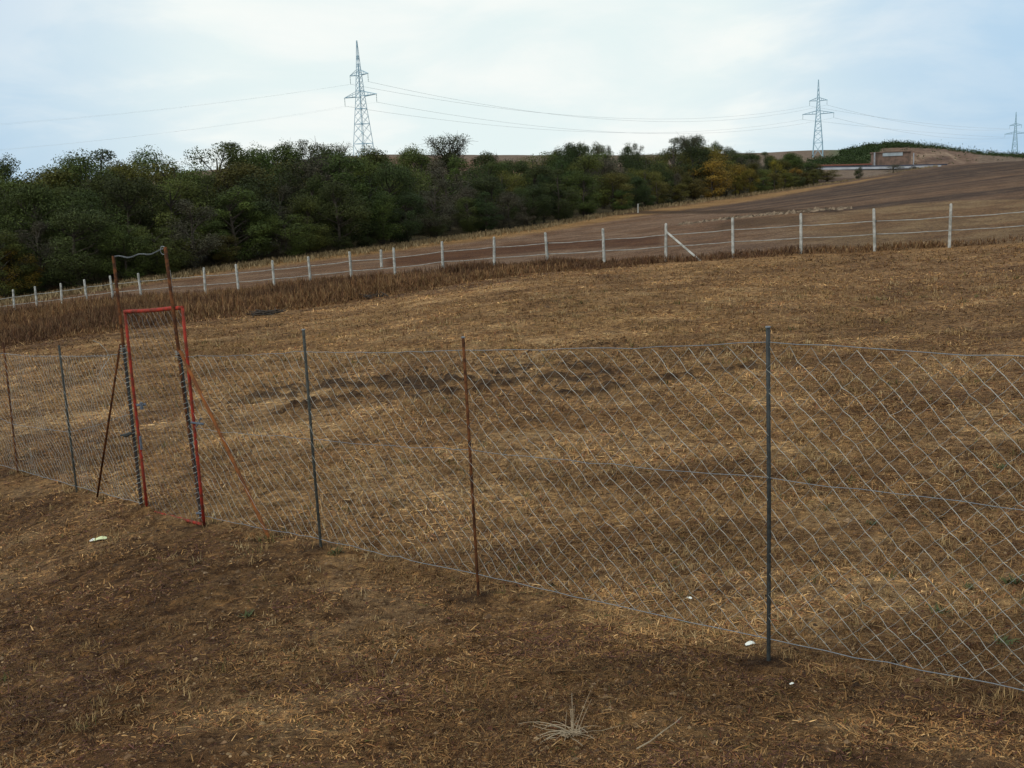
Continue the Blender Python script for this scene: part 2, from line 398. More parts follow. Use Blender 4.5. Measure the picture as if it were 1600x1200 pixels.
# ruts of turned earth inside the enclosure
ruts = [[(340, 632), (400, 618), (480, 607), (560, 602), (640, 602), (700, 597), (760, 586), (860, 573), (980, 566)],
        [(420, 642), (500, 636), (560, 626), (640, 620), (700, 610), (790, 603), (900, 590), (1010, 575)],
        [(830, 622), (900, 618), (980, 606), (1060, 590), (1150, 574), (1230, 560)],
        [(500, 682), (650, 690), (760, 672), (900, 650)]]
def rutmask(x, y, qx, qy):
    r = np.hypot(x, y); out_ = np.zeros(x.shape); n2 = fbm(x, y, 1.6, 4, 31); n3 = fbm(x, y, 4.0, 3, 61)
    for rr, hw, k in zip(ruts, (6.0, 4.0, 4.0, 3.5), (1.0, 0.95, 0.9, 0.5)):
        pc = np.interp(qx, [p[0] for p in rr], [p[1] for p in rr])
        d = np.abs(qy - pc + (n2 - 0.5) * 20) + (n3 - 0.5) * 24
        mk = (1 - sst(d, hw - 2.5, hw + 2.5)) * sst(qx, rr[0][0] - 10, rr[0][0] + 60) * (1 - sst(qx, rr[-1][0] - 60, rr[-1][0] + 10)) * (r > 9) * (r < 35) * (y > 0.5)
        out_ = np.maximum(out_, mk * k)
    return out_
def streak(x, y):
    u = 0.965 * x + 0.26 * y; v = -0.26 * x + 0.965 * y
    return fbm(u * 0.22 + 50, v * 1.0 + 20, 1.0, 4, 123)
rutm = rutmask(X, Y, gpx, gpy)
stk = streak(X, Y)
blend(sst(stk, 0.52, 0.62) * (RR < 45) * front * 0.4, FIELD * [0.55, 0.5, 0.46])
for bx_, by_ in [(p_[0], p_[1]) for p_ in (W(1201, 1033, 5.67), W(748, 935, 7.25), W(502, 862, 8.5), W(317, 822, 9.96), W(222, 797, 11.05), W(120, 768, 12.97), W(28, 740, 14.8), W(425, 850, 9.1), W(152, 776, 12.1))]:
    dq = np.hypot((X - bx_ + 0.10) * 0.6, Y - by_) + (fbm(X, Y, 6, 3, 66) - 0.5) * 0.25
    blend((1 - sst(dq, 0.05, 0.2)) * 0.9, DARK)
blend(rutm * 0.95, DARK * 0.8)
mnd = np.zeros(X.shape)
for bx_, by_ in [(p_[0], p_[1]) for p_ in (W(1201, 1033, 5.67), W(748, 935, 7.25), W(502, 862, 8.5), W(317, 822, 9.96), W(222, 797, 11.05), W(120, 768, 12.97), W(28, 740, 14.8))]:
    mnd += np.exp(-((X - bx_) ** 2 + (Y - by_) ** 2) / 0.02) * 0.03 * (0.4 + 1.2 * fbm(X, Y, 9, 2, 67))
Z = Zb + relief(X, Y) + mnd + rutm * (fbm(X, Y, 4.0, 3, 62) - 0.35) * 0.24
# the cut edge beyond the fence is a small real step
nA_, nR_ = X.shape
idx = np.arange(nA_ * nR_).reshape(nA_, nR_)
q = np.stack([idx[:-1, :-1], idx[:-1, 1:], idx[1:, 1:], idx[1:, :-1]], -1).reshape(-1, 4)
GM = ground_mat()
V = np.stack([X, Y, Z], -1).reshape(-1, 3)
cen = len(V)
V = np.vstack([V, [[0, 0, float(hbase(np.array([0.0]), np.array([0.8]))[0])]]])
fan = np.stack([np.full(nA_ - 1, cen), idx[:-1, 0], idx[1:, 0], idx[1:, 0]], -1)
gc = np.vstack([Cg.reshape(-1, 3), [FORE]])
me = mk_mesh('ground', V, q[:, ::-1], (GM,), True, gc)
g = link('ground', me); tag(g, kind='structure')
me2 = mk_mesh('ground_underfoot', V[np.concatenate([[cen], idx[:, 0]])], np.stack([np.zeros(nA_ - 1, int), np.arange(1, nA_), np.arange(2, nA_ + 1)], -1)[:, ::-1], (GM,), True, gc[np.concatenate([[cen], idx[:, 0]])])
g2 = link('ground_underfoot', me2); tag(g2, kind='structure')

# ------------------------------------------------------------------ blades, straw, clods (uncountable cover)
def sample_fan(n, r0, r1, a0=-0.50, a1=0.56, power=1.0):
    u = rng.random(n)
    if power == 0: r = r0 * (r1 / r0) ** u             # density ~ 1/r^2
    else: r = np.sqrt(r0 ** 2 + u * (r1 ** 2 - r0 ** 2))
    a = rng.uniform(a0, a1, n)
    return r * np.sin(a), r * np.cos(a), r
def blades(x, y, z, ln, wd, elev, yaw, cols, bend=0.3):
    n = len(x)
    d = np.stack([np.cos(yaw) * np.cos(elev), np.sin(yaw) * np.cos(elev), np.sin(elev)], -1)
    s = np.stack([-np.sin(yaw), np.cos(yaw), np.zeros(n)], -1)
    tw = rng.uniform(-0.6, 0.6, n)[:, None]; s = s + np.array([0, 0, 1.0]) * tw; s /= np.linalg.norm(s, axis=1)[:, None]
    p0 = np.stack([x, y, z], -1); L = ln[:, None]; Wd = wd[:, None] * 0.5
    p1 = p0 + d * L * 0.55; d2 = d.copy(); d2[:, 2] -= bend * rng.random(n); p2 = p1 + d2 * L * 0.45
    V = np.stack([p0 - s * Wd, p0 + s * Wd, p1 + s * Wd * 0.9, p1 - s * Wd * 0.9, p2 + s * Wd * 0.35, p2 - s * Wd * 0.35], 1).reshape(-1, 3)
    b = np.arange(n)[:, None] * 6
    Q = np.concatenate([b + [0, 1, 2, 3], b + [3, 2, 4, 5]], 0)
    c = np.repeat(cols, 6, 0)
    return V, Q, c
GRASSM = mat('dry_blades', (1, 1, 1), 0.8, var=0.2, scale=40, useCol=True, spec=0.15)
pal = np.array([(0.42, 0.31, 0.17), (0.34, 0.235, 0.12), (0.27, 0.17, 0.09), (0.50, 0.40, 0.25), (0.20, 0.12, 0.065), (0.13, 0.075, 0.045), (0.19, 0.09, 0.06), (0.10, 0.11, 0.04)])
pw = np.array([0.2, 0.25, 0.2, 0.07, 0.12, 0.08, 0.05, 0.03]); pw /= pw.sum()
x, y, r = sample_fan(520000, 3.3, 46, power=0)
keep = fbm(x, y, 1.3, 3, 51) * 0.55 + fbm(x, y, 6.0, 3, 52) * 0.45 + rng.normal(0, 0.09, len(x)) > 0.44
x, y, r = x[keep], y[keep], r[keep]; n = len(x)
z = H(x, y) + 0.004
flat = rng.random(n) < 0.72
elev = np.where(flat, rng.normal(0.10, 0.14, n), rng.uniform(0.4, 1.3, n))
ln = np.where(flat, rng.uniform(0.02, 0.10, n), rng.uniform(0.012, 0.05, n)) * (0.7 + r / 22)
wd = rng.uniform(0.0016, 0.0048, n) * (0.5 + r / 7)
cc = pal[rng.choice(len(pal), n, p=pw)] * rng.uniform(0.62, 1.0, (n, 1))
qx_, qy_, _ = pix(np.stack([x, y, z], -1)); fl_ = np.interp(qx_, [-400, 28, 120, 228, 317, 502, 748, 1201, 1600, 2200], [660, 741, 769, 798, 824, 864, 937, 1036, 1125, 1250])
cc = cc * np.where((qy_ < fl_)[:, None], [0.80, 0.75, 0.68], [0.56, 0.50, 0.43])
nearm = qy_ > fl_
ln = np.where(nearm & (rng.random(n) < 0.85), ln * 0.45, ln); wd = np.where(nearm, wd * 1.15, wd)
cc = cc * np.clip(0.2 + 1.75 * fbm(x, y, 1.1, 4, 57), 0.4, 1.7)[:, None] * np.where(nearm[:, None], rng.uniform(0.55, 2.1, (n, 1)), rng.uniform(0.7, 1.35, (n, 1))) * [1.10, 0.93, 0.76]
red_ = nearm & (rng.random(n) < 0.35 * sst(fbm(x, y, 1.4, 3, 58), 0.47, 0.62)); cc[red_] = np.array([0.105, 0.045, 0.032]) * rng.uniform(0.5, 1.4, (int(red_.sum()), 1))
cc = cc * (1 - 0.4 * sst(streak(x, y), 0.5, 0.62))[:, None] * np.where(nearm, 1.08, 1 + 0.55 * straw_and_light(x, y))[:, None]
kk = rutmask(x, y, qx_, qy_) < 0.3 + 0.5 * rng.random(n)
x, y, z, ln, wd, elev, cc = [q_[kk] for q_ in (x, y, z, ln, wd, elev, cc)]; n = len(x)
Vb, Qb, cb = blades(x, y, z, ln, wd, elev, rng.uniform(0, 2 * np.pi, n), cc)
tx, ty, tr = sample_fan(5200, 5.5, 34, power=0)
tqx, tqy, _ = pix(np.stack([tx, ty, H(tx, ty)], -1)); tf = np.interp(tqx, [-400, 28, 120, 228, 317, 502, 748, 1201, 1600, 2200], [660, 741, 769, 798, 824, 864, 937, 1036, 1125, 1250])
kt = ((tqy < tf) | (rng.random(5200) < 0.25)) & (fbm(tx, ty, 0.7, 3, 59) + rng.normal(0, .08, 5200) > 0.46) & (rutmask(tx, ty, tqx, tqy) < 0.4); tx, ty, tr = tx[kt], ty[kt], tr[kt]
NB = 16; nt_ = len(tx) * NB; rx = np.repeat(tx, NB); ry = np.repeat(ty, NB); r3 = np.repeat(tr, NB); sp_ = 0.03 * (0.7 + r3 / 16)
rx = rx + rng.normal(0, 1, nt_) * sp_; ry = ry + rng.normal(0, 1, nt_) * sp_
FEET = np.array([W(*a)[:2] for a in ((1201, 1033, 5.67), (748, 935, 7.25), (502, 862, 8.5), (317, 822, 9.96), (222, 797, 11.05), (120, 768, 12.97), (28, 740, 14.8), (425, 850, 9.1), (152, 776, 12.1))])
tx = np.concatenate([tx, np.repeat(FEET[:, 0], 5) + rng.normal(0, 0.06, 45)]); ty = np.concatenate([ty, np.repeat(FEET[:, 1], 5) + rng.normal(0.03, 0.05, 45)]); tr = np.hypot(tx, ty)
nt_ = len(tx) * NB; rx = np.repeat(tx, NB); ry = np.repeat(ty, NB); r3 = np.repeat(tr, NB); sp_ = 0.03 * (0.7 + r3 / 16); rx = rx + rng.normal(0, 1, nt_) * sp_; ry = ry + rng.normal(0, 1, nt_) * sp_
tc_ = np.repeat(pal[rng.choice([0, 1, 2, 3, 4, 7], len(tx), p=[.25, .3, .2, .1, .1, .05])], NB, 0) * rng.uniform(0.4, 1.05, (nt_, 1)) * [1.0, 0.92, 0.78]
V2_, Q2_, c2_ = blades(rx, ry, H(rx, ry) - 0.003, rng.uniform(0.02, 0.075, nt_) * (0.8 + r3 / 25), rng.uniform(0.002, 0.004, nt_) * (0.5 + r3 / 8), rng.uniform(0.5, 1.5, nt_), rng.uniform(0, 6.28, nt_), tc_)
Qb = np.vstack([Qb, Q2_ + len(Vb)]); Vb = np.vstack([Vb, V2_]); cb = np.vstack([cb, c2_])
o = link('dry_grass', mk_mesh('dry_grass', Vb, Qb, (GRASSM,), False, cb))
tag(o, 'flattened straw coloured dry grass and stubble lying over the bare soil', 'dry grass', kind='stuff')

def lumps(x, y, z, s, cols):
    ico = np.array([(1, 0, 0), (0.3, 0.95, 0), (-0.8, 0.6, 0), (-0.85, -0.55, 0), (0.3, -0.95, 0), (0.1, 0, 0.8)])
    n = len(x)
    j = 1 + rng.uniform(-0.35, 0.35, (n, 6, 1))
    V = ico[None] * j * s[:, None, None]
    a = rng.uniform(0, 6.28, n); ca, sa = np.cos(a)[:, None], np.sin(a)[:, None]
    V = np.stack([V[..., 0] * ca - V[..., 1] * sa, V[..., 0] * sa + V[..., 1] * ca, V[..., 2]], -1) + np.stack([x, y, z], -1)[:, None]
    b = np.arange(n)[:, None] * 6
    Q = np.concatenate([b + [k, (k + 1) % 5, 5] for k in range(5)], 0)
    return V.reshape(-1, 3), Q, np.repeat(cols, 6, 0)
CLODM = mat('soil_clods', (1, 1, 1), 0.95, var=0.4, scale=60, useCol=True, spec=0.1)
x, y, r = sample_fan(42000, 3.2, 30, power=0)
keep = fbm(x, y, 1.9, 3, 71) + rng.normal(0, 0.08, len(x)) > 0.5
x, y, r = x[keep], y[keep], r[keep]; n = len(x)
s = rng.lognormal(-5.15, 0.45, n) * (0.8 + r / 16)
pc_ = np.array([(0.22, 0.14, 0.08), (0.14, 0.085, 0.05), (0.30, 0.20, 0.12), (0.09, 0.055, 0.035)])
cc = pc_[rng.choice(4, n, p=[.35, .3, .1, .25])] * rng.uniform(0.7, 1.1, (n, 1))
CRUMB = sample_fan(170000, 3.2, 13, power=0); keep = fbm(CRUMB[0], CRUMB[1], 5.0, 3, 75) + rng.normal(0, 0.1, 170000) > 0.47
xa, ya = CRUMB[0][keep], CRUMB[1][keep]; na = len(xa)
pa_ = np.array([(0.36, 0.24, 0.13), (0.24, 0.14, 0.075), (0.10, 0.05, 0.032), (0.055, 0.034, 0.022), (0.14, 0.06, 0.04)])
x = np.concatenate([x, xa]); y = np.concatenate([y, ya]); s = np.concatenate([s, rng.lognormal(-5.4, 0.5, na)])
cc = np.vstack([cc, pa_[rng.choice(5, na, p=[.2, .25, .2, .25, .1])] * rng.uniform(0.6, 1.15, (na, 1))])
x2, y2 = [], []
for ri, cnt in ((0, 1300), (1, 800), (2, 700)):
    rr = ruts[ri]
    for k in range(cnt):
        px = rng.uniform(rr[0][0], rr[-1][0]); py = np.interp(px, [p[0] for p in rr], [p[1] for p in rr]) + rng.normal(0, 4)
        # the ruts lie on an almost plane piece of the field: solve on the base plane
        Yg = 14.0
        for it in range(5):
            P = W(px, py, Yg); hz = float(np.interp(Yg, [9, 30], [-1.15, -2.2]))
            dd = RW @ np.array([(px - 800) / F, -(py - 600) / F, -1.0]); Yg = min(max((hz - CAMZ) / (dd[2] / dd[1]), 8), 32)
        P = W(px, py, Yg); x2.append(P[0]); y2.append(P[1])
RUTXY = (np.array(x2), np.array(y2))
x = np.concatenate([x, x2]); y = np.concatenate([y, y2]); s = np.concatenate([s, rng.lognormal(-3.95, 0.5, len(x2))])
cc = np.vstack([cc, DARK * rng.uniform(0.5, 1.9, (len(x2), 1))])
Vb, Qb, cb = lumps(x, y, H(x, y) - 0.003, s, cc)
o = link('soil_clods', mk_mesh('soil_clods', Vb, Qb, (CLODM,), False, cb))
tag(o, 'small brown clods of loose earth scattered over the field', 'soil clods', kind='stuff')

# tall dry weeds in front of the white fence
WEEDM = mat('tall_dry_weeds', (1, 1, 1), 0.9, var=0.35, scale=3, useCol=True, spec=0.1)
px_ = rng.uniform(-120, 1620, 90000); k0 = (px_ - 800) / F * 1.012
fp = np.array([fence_pt(a) for a in np.linspace(-120, 1620, 200)]); fpY = np.interp(px_, np.linspace(-120, 1620, 200), fp[:, 1])
lowY = np.interp(px_, [-120, 0, 250, 500, 700, 900, 1000, 1100, 1620], [34, 36, 39, 44, 45, 46, 46, 46, 42])
u = rng.random(len(px_)); Yw = lowY + (fpY + 2.0 - lowY) * u
xw = k0 * Yw; yw = Yw
dens = np.interp(px_, [-120, 700, 850, 1000, 1150, 1620], [1, 1, 0.7, 0.25, 0.05, 0.05]) * np.where((px_ > 1000) & (np.abs(Yw - fpY) > 1.6), 0.15, 1) * np.where(u > 0.9, 0.35, 1.0)
keep = rng.random(len(px_)) < dens * (0.4 + 1.2 * sst(fbm(xw, yw, 0.25, 3, 81), 0.35, 0.65))
xw, yw, px_ = xw[keep], yw[keep], px_[keep]; n = len(xw)
hgt = rng.uniform(0.2, 1.0, n) * sst(u[keep], -0.03, 0.16) * np.interp(px_, [0, 700, 1000, 1600], [1.0, 0.8, 0.42, 0.32]) * (0.2 + 1.3 * fbm(xw, yw, 0.45, 3, 85))
wp = np.array([(0.20, 0.105, 0.050), (0.15, 0.080, 0.045), (0.25, 0.155, 0.080), (0.105, 0.058, 0.038), (0.22, 0.145, 0.078)])
allV, allQ, allC = [], [], []; off = 0
zc = H(xw, yw)
for k in range(4):
    c = wp[rng.choice(5, n)] * rng.uniform(0.7, 1.05, (n, 1)) * np.where((fbm(xw, yw, 0.15, 2, 99) > 0.52)[:, None], [1.2, 1.15, 1.05], [0.8, 0.75, 0.75])
    v_, q_, c_ = blades(xw + rng.normal(0, .06, n), yw + rng.normal(0, .06, n), zc + (0 if k < 2 else 0.3) * hgt, hgt * rng.uniform(0.6, 1.0, n) * (1 if k < 2 else 0.7), rng.uniform(0.012, 0.036, n), rng.uniform(0.75, 1.5, n), rng.uniform(0, 6.28, n), c)
    allV.append(v_); allQ.append(q_ + off); allC.append(c_); off += len(v_)
o = link('dry_weeds', mk_mesh('dry_weeds', np.vstack(allV), np.vstack(allQ), (WEEDM,), False, np.vstack(allC)))
tag(o, 'belt of tall rust brown dead weeds in front of the white post fence', 'dry weeds', kind='stuff')
# verge of pale dry grass along the foot of the trees
pv = rng.uniform(-60, 1460, 16000)
tbY = np.interp(pv, [-60, 0, 200, 400, 600, 850, 1000, 1200, 1330, 1460], [84, 86, 90, 100, 111, 132, 161, 215, 286, 258])
Yv = tbY * (1 - np.abs(rng.normal(0, 0.025, len(pv)))); xv = (pv - 800) / F * 1.012 * Yv
n = len(pv)
v_, q_, c_ = blades(xv, Yv, H(xv, Yv), rng.uniform(0.2, 0.6, n) * (Yv / 120) ** 0.4, rng.uniform(0.04, 0.1, n), rng.uniform(0.7, 1.5, n), rng.uniform(0, 6.28, n), np.array([0.30, 0.22, 0.12]) * rng.uniform(0.6, 1.1, (n, 1)))
o = link('verge_grass', mk_mesh('verge_grass', v_, q_, (WEEDM,), False, c_))
tag(o, 'pale tufty dry grass verge along the foot of the wood', 'dry grass', kind='stuff')

# ------------------------------------------------------------------ metals etc.
STEEL = mat('grey_steel', (0.032, 0.037, 0.038), 0.65, 0.0, var=0.4, scale=30)
STEELG = mat('grey_green_steel', (0.042, 0.045, 0.040), 0.7, 0.0, var=0.5, scale=30)
RUST = mat('rusty_steel', (0.125, 0.048, 0.02), 0.9, 0.0, spec=0.05, scale=16, c2=(0.045, 0.022, 0.014))
RUSTO = mat('orange_rust', (0.20, 0.073, 0.024), 0.9, 0.0, spec=0.05, scale=12, c2=(0.12, 0.05, 0.024))
RED = mat('red_paint', (0.31, 0.032, 0.020), 0.7, 0.0, spec=0.12, scale=11, c2=(0.13, 0.032, 0.02))
ZINC = mat('galvanised_wire', (0.38, 0.39, 0.37), 0.55, 0.1, scale=9, c2=(0.18, 0.19, 0.18))
ZINCD = mat('dull_wire', (0.20, 0.22, 0.24), 0.6, 0.1, scale=30, c2=(0.14, 0.16, 0.19))
BLUEM = mat('blue_grey_metal', (0.12, 0.14, 0.18), 0.6, 0.4, scale=30)
CONC = mat('white_concrete', (0.43, 0.43, 0.41), 0.85, 0, scale=5, c2=(0.24, 0.24, 0.22))
TAPE = mat('pale_rail', (0.33, 0.33, 0.31), 0.7, 0, scale=4, c2=(0.22, 0.22, 0.21))

# near chain link fence ------------------------------------------------------
def seg(a, b, n=2, amp=0.0, sag=0.0):
    t = np.linspace(0, 1, n)[:, None]; P = a * (1 - t) + b * t
    P[:, 2] -= sag * 4 * (t * (1 - t))[:, 0]
    if amp: P[1:-1] += rng.normal(0, amp, (n - 2, 3))
    return P
def net(mb1, mb2, A0, A1, B0, B1, Wd=0.125, Hd=0.122, phase=0.0, bow=0.0, bulge=0.01, off=(0, 0, 0), rk=1.0):
    """A0/A1 bottom/top at one post, B0/B1 at the other; diamonds with real wire"""
    A0, A1, B0, B1 = [np.asarray(v, float) for v in (A0, A1, B0, B1)]
    Ls = np.linalg.norm((B0 - A0)[:2]); hA = np.linalg.norm(A1 - A0); hB = np.linalg.norm(B1 - B0); hm = (hA + hB) / 2
    nh = max(4, int(round(hm / (Hd / 2)))); nw = max(4, int(round(Ls / (Wd / 2))))
    nrm = np.cross(B0 - A0, [0, 0, 1.0]); nrm /= np.linalg.norm(nrm)
    cache = {}
    def pt(i, j):
        if (i, j) in cache: return cache[(i, j)]
        u = i / nw; v = j / nh
        b = A0 * (1 - u) + B0 * u; t = A1 * (1 - u) + B1 * u
        top_s = (-0.018 * bow * math.sin(math.pi * u)) * v
        P = b * (1 - v) + t * v
        e = 0.0 if j in (0, nh) else 1.0
        P = P + nrm * (bulge * math.sin(math.pi * u) * math.sin(math.pi * v * 1.1) + 0.003 * (1 if j % 2 else -1)) + np.array([0, 0, top_s])
        P = P + rng.normal(0, 0.004, 3) * e + np.array(off)
        P = P + nrm * 0.02 * e * math.sin(i * 0.31 + A0[0] * 5) * math.sin(j * 0.27 + 1) + np.array([0, 0, 0.008 * e * math.sin(i * 0.23 + j * 0.4)])
        cache[(i, j)] = P; return P
    for s in range(-nh, nw + nh):
        for sign, mbx, rad in ((-1, mb1, 0.00165 * rk), (1, mb2, 0.00085 * rk)):
            # diagonals: i + sign * j = const with the chosen parity
            if s % 2: continue
            pts = []
            for j in range(nh + 1):
                i = (s + j) if sign == 1 else (s + nh - j)
                if sign == -1 and nh % 2: i = i + 1
                if 0 <= i <= nw:
                    p = pt(i, j)
                    pts.append(p)
            if len(pts) > 1:
                # bow each link a little so the strand reads as bent wire
                Q = [pts[0]]
                for a, b in zip(pts[:-1], pts[1:]):
                    mdl = (a + b) / 2; dirn = b - a
                    side = np.array([0, 0, 1.0]) * 0.0055 * (1 if sign == -1 else -1) + nrm * 0.003
                    Q += [mdl + side, b]
                mbx.tube(Q, rad, 3, cap=False)
def post_px(mb, t, b, Y, r, k=8, sink=0.15, Yt=None):
    T = W(t[0], t[1], Yt or Y); B = W(b[0], b[1], Y); d = (T - B) / np.linalg.norm(T - B)
    B2 = B - d * sink
    mb.tube([B2, B, (B + T) / 2 + rng.normal(0, 0.003, 3), T], r, k)
    return B, T
def V3(px, py, Y): return W(px, py, Y)

fence_r = empty('chain_link_fence', V3(1201, 1036, 5.67))
tag(fence_r, 'silver chain link fence on thin steel posts right of the red gate', 'fence')
def child_build(mb, name, m, root, smooth=False):
    o = mb.build(name, m, root, smooth, origin=np.array(root.location)); return o
posts_r = [((1200, 511), (1201, 1033), 5.67, STEEL, 0.0115, 'slate grey post, nearest in the fence'),
           ((723.5, 527), (748, 935), 7.25, RUST, 0.0105, 'rust brown middle post'),
           ((474, 515), (502, 862), 8.5, STEELG, 0.0115, 'dark grey green post next to the leaning brace')]
for t, b, Yd, m, rad, lab in posts_r:
    mb = MB(); B, T = post_px(mb, t, b, Yd, rad); o = child_build(mb, 'post', m, fence_r, True); o['label'] = lab
    mb = MB(); mb.tube([T - [0, 0, 0.004], T + [0, 0, 0.004]], rad * 1.25, 8); child_build(mb, 'cap', ZINCD, o if False else fence_r)
# out of frame post the netting runs to
PX0 = np.array([2.98, 4.12]); z0 = Hs(*PX0)
mb = MB(); mb.tube([(PX0[0], PX0[1], z0 - 0.15), (PX0[0], PX0[1], z0 + 1.75)], 0.0115, 8); child_build(mb, 'post', STEEL, fence_r, True)
PX9 = np.array([4.62, 2.55]); z9 = Hs(*PX9)
mb = MB(); mb.tube([(PX9[0], PX9[1], z9 - 0.15), (PX9[0], PX9[1], z9 + 1.75)], 0.0115, 8); child_build(mb, 'post', RUST, fence_r, True)
K9b, K9t = np.array([PX9[0], PX9[1], z9 + 0.1]), np.array([PX9[0], PX9[1], z9 + 1.62])
# netting corner points (bottom, top) at each support
K0b, K0t = np.array([PX0[0], PX0[1], CAMZ - 2.33]), np.array([PX0[0], PX0[1], CAMZ - 0.80])
K1b, K1t = V3(1201, 998, 5.67), V3(1200, 538, 5.67)
K2b, K2t = V3(746, 897, 7.25), V3(725, 547, 7.25)
K3b, K3t = V3(500, 842, 8.5), V3(477, 549, 8.5)
K4b, K4t = V3(317, 806, 9.98), V3(284, 556, 9.98)
mA, mB_ = MB(), MB()
for a, b in (((K0b, K0t), (K9b, K9t)), ((K1b, K1t), (K0b, K0t)), ((K2b, K2t), (K1b, K1t)), ((K3b, K3t), (K2b, K2t)), ((K4b, K4t), (K3b, K3t))):
    net(mA, mB_, a[0], a[1], b[0], b[1], bow=1.0)
allm = MB()
allm.v = mA.v + mB_.v; allm.c = mA.c + mB_.c; allm.f = mA.f + [f + mA.n for f in mB_.f]
child_build(allm, 'mesh_netting', ZINC, fence_r)
def tension(root, pts, r, m, sag=0.01, wob=0.004):
    mb = MB(); P = []
    for a, b in zip(pts[:-1], pts[1:]):
        P += list(seg(a, b, 14, wob, sag)[:-1])
    P.append(pts[-1]); mb.tube(P, r, 5, cap=False)
    return child_build(mb, 'tension_wire', m, root)
tension(fence_r, [K4t, K3t, K2t, K1t + [0, 0, 0.012], K0t, K9t], 0.0022, ZINCD, 0.012)
tension(fence_r, [K4b, K3b, K2b, K1b, K0b, K9b], 0.0024, ZINCD, 0.006)
mid = lambda b, t, f=0.56: b * (1 - f) + t * f
tension(fence_r, [mid(K4b, K4t), mid(K3b, K3t, 0.54), mid(K2b, K2t, 0.565), mid(K1b, K1t, 0.56), mid(K0b, K0t, 0.56), mid(K9b, K9t, 0.56)], 0.0019, ZINCD, 0.012)

# gate post (right) + brace + lacing belong to the right fence
def lacing(mb, B, T, f0, f1, r, turns, wr=0.0022):
    n = int(turns * 8); t = np.linspace(f0, f1, n); a = np.linspace(0, turns * 2 * np.pi, n)
    P = B[None] * (1 - t[:, None]) + T[None] * t[:, None]
    a = a + 1.2 * np.sin(t * 41) + 0.7 * np.sin(t * 97)
    r = r * (1 + 0.3 * np.sin(t * 63))
    P[:, 0] += np.cos(a) * r; P[:, 1] += np.sin(a) * r * 1.0
    mb.tube(P, wr, 3, cap=False)
mb = MB(); GBr, GTr = post_px(mb, (258, 386), (316, 820), 9.98, 0.016); o = child_build(mb, 'gate_post', RUST, fence_r, True)
mb = MB(); lacing(mb, GBr, GTr, 0.02, 0.64, 0.024, 30, 0.0024); child_build(mb, 'lacing_wire', ZINC, fence_r)
mb = MB(); mb.tube([GBr * .36 + GTr * .64, GBr * 0.97 + GTr * 0.03], 0.018, 6); child_build(mb, 'selvage_bar', STEEL, fence_r)
mb = MB(); mb.tube([V3(281, 548, 9.96), V3(350, 690, 9.55), V3(425, 850, 9.1), V3(430, 862, 9.07)], 0.0165, 8); o = child_build(mb, 'brace', RUSTO, fence_r, True); o['label'] = 'orange rusty leaning brace rod'
# tie wire twists at the top of the bar
mb = MB(); lacing(mb, GBr * .40 + GTr * .60, GBr * .36 + GTr * .64, 0, 1, 0.035, 4, 0.003); child_build(mb, 'tie_wire', ZINC, fence_r)

# left section
fence_l = empty('chain_link_fence', V3(228, 798, 11.05))
tag(fence_l, 'grey chain link fence with a loose curl of wire left of the red gate', 'fence')
mb = MB(); GBl, GTl = post_px(mb, (177, 400), (222, 797), 11.05, 0.016); o = child_build(mb, 'gate_post', RUST, fence_l, True)
mb = MB(); lacing(mb, GBl, GTl, 0.02, 0.65, 0.022, 34, 0.0024); child_build(mb, 'lacing_wire', ZINC, fence_l)
mb = MB(); mb.tube([GBl * .35 + GTl * .65, GBl * 0.97 + GTl * 0.03], 0.017, 6); child_build(mb, 'selvage_bar', STEEL, fence_l)
mb = MB(); mb.tube([V3(188, 538, 11.07), V3(152, 776, 12.1)], 0.0125, 8); o = child_build(mb, 'brace', RUST, fence_l, True)
mb = MB(); lacing(mb, GBl * .38 + GTl * .62, GBl * .34 + GTl * .66, 0, 1, 0.035, 4, 0.003); child_build(mb, 'tie_wire', ZINC, fence_l)
for t, b, Yd, m in (((92, 540), (120, 768), 12.97, STEELG), ((5, 535), (28, 740), 14.8, RUST), ((-90, 528), (-66, 716), 16.9, STEEL)):
    mb = MB(); post_px(mb, t, b, Yd, 0.013); child_build(mb, 'post', m, fence_l, True)
L1b, L1t = V3(220, 786, 11.05), V3(191, 552, 11.05); L2b, L2t = V3(119, 760, 12.97), V3(93, 556, 12.97)
L3b, L3t = V3(27, 734, 14.8), V3(6, 552, 14.8); L4b, L4t = V3(-67, 710, 16.9), V3(-88, 545, 16.9)
mA, mB_ = MB(), MB()
for a, b in (((L2b, L2t), (L1b, L1t)), ((L3b, L3t), (L2b, L2t)), ((L4b, L4t), (L3b, L3t))):
    net(mA, mB_, a[0], a[1], b[0], b[1])
allm = MB(); allm.v = mA.v + mB_.v; allm.c = mA.c + mB_.c; allm.f = mA.f + [f + mA.n for f in mB_.f]
child_build(allm, 'mesh_netting', ZINC, fence_l)
tension(fence_l, [L4t, L3t, L2t, L1t], 0.003, ZINCD, 0.02); tension(fence_l, [L4b, L3b, L2b, L1b], 0.003, ZINCD, 0.0)
tension(fence_l, [mid(L4b, L4t), mid(L3b, L3t, .4), mid(L2b, L2t, .42), mid(L1b, L1t, .6)], 0.0026, ZINCD, 0.01)
cur = [(145, 532), (155, 536), (165, 546), (172, 558), (160, 575), (152, 590), (158, 602)]
mb = MB(); mb.tube([V3(a, b, 11.8 + 0.05 * math.sin(i)) for i, (a, b) in enumerate(cur)], 0.003, 4, cap=False); child_build(mb, 'loose_wire', ZINC, fence_l)
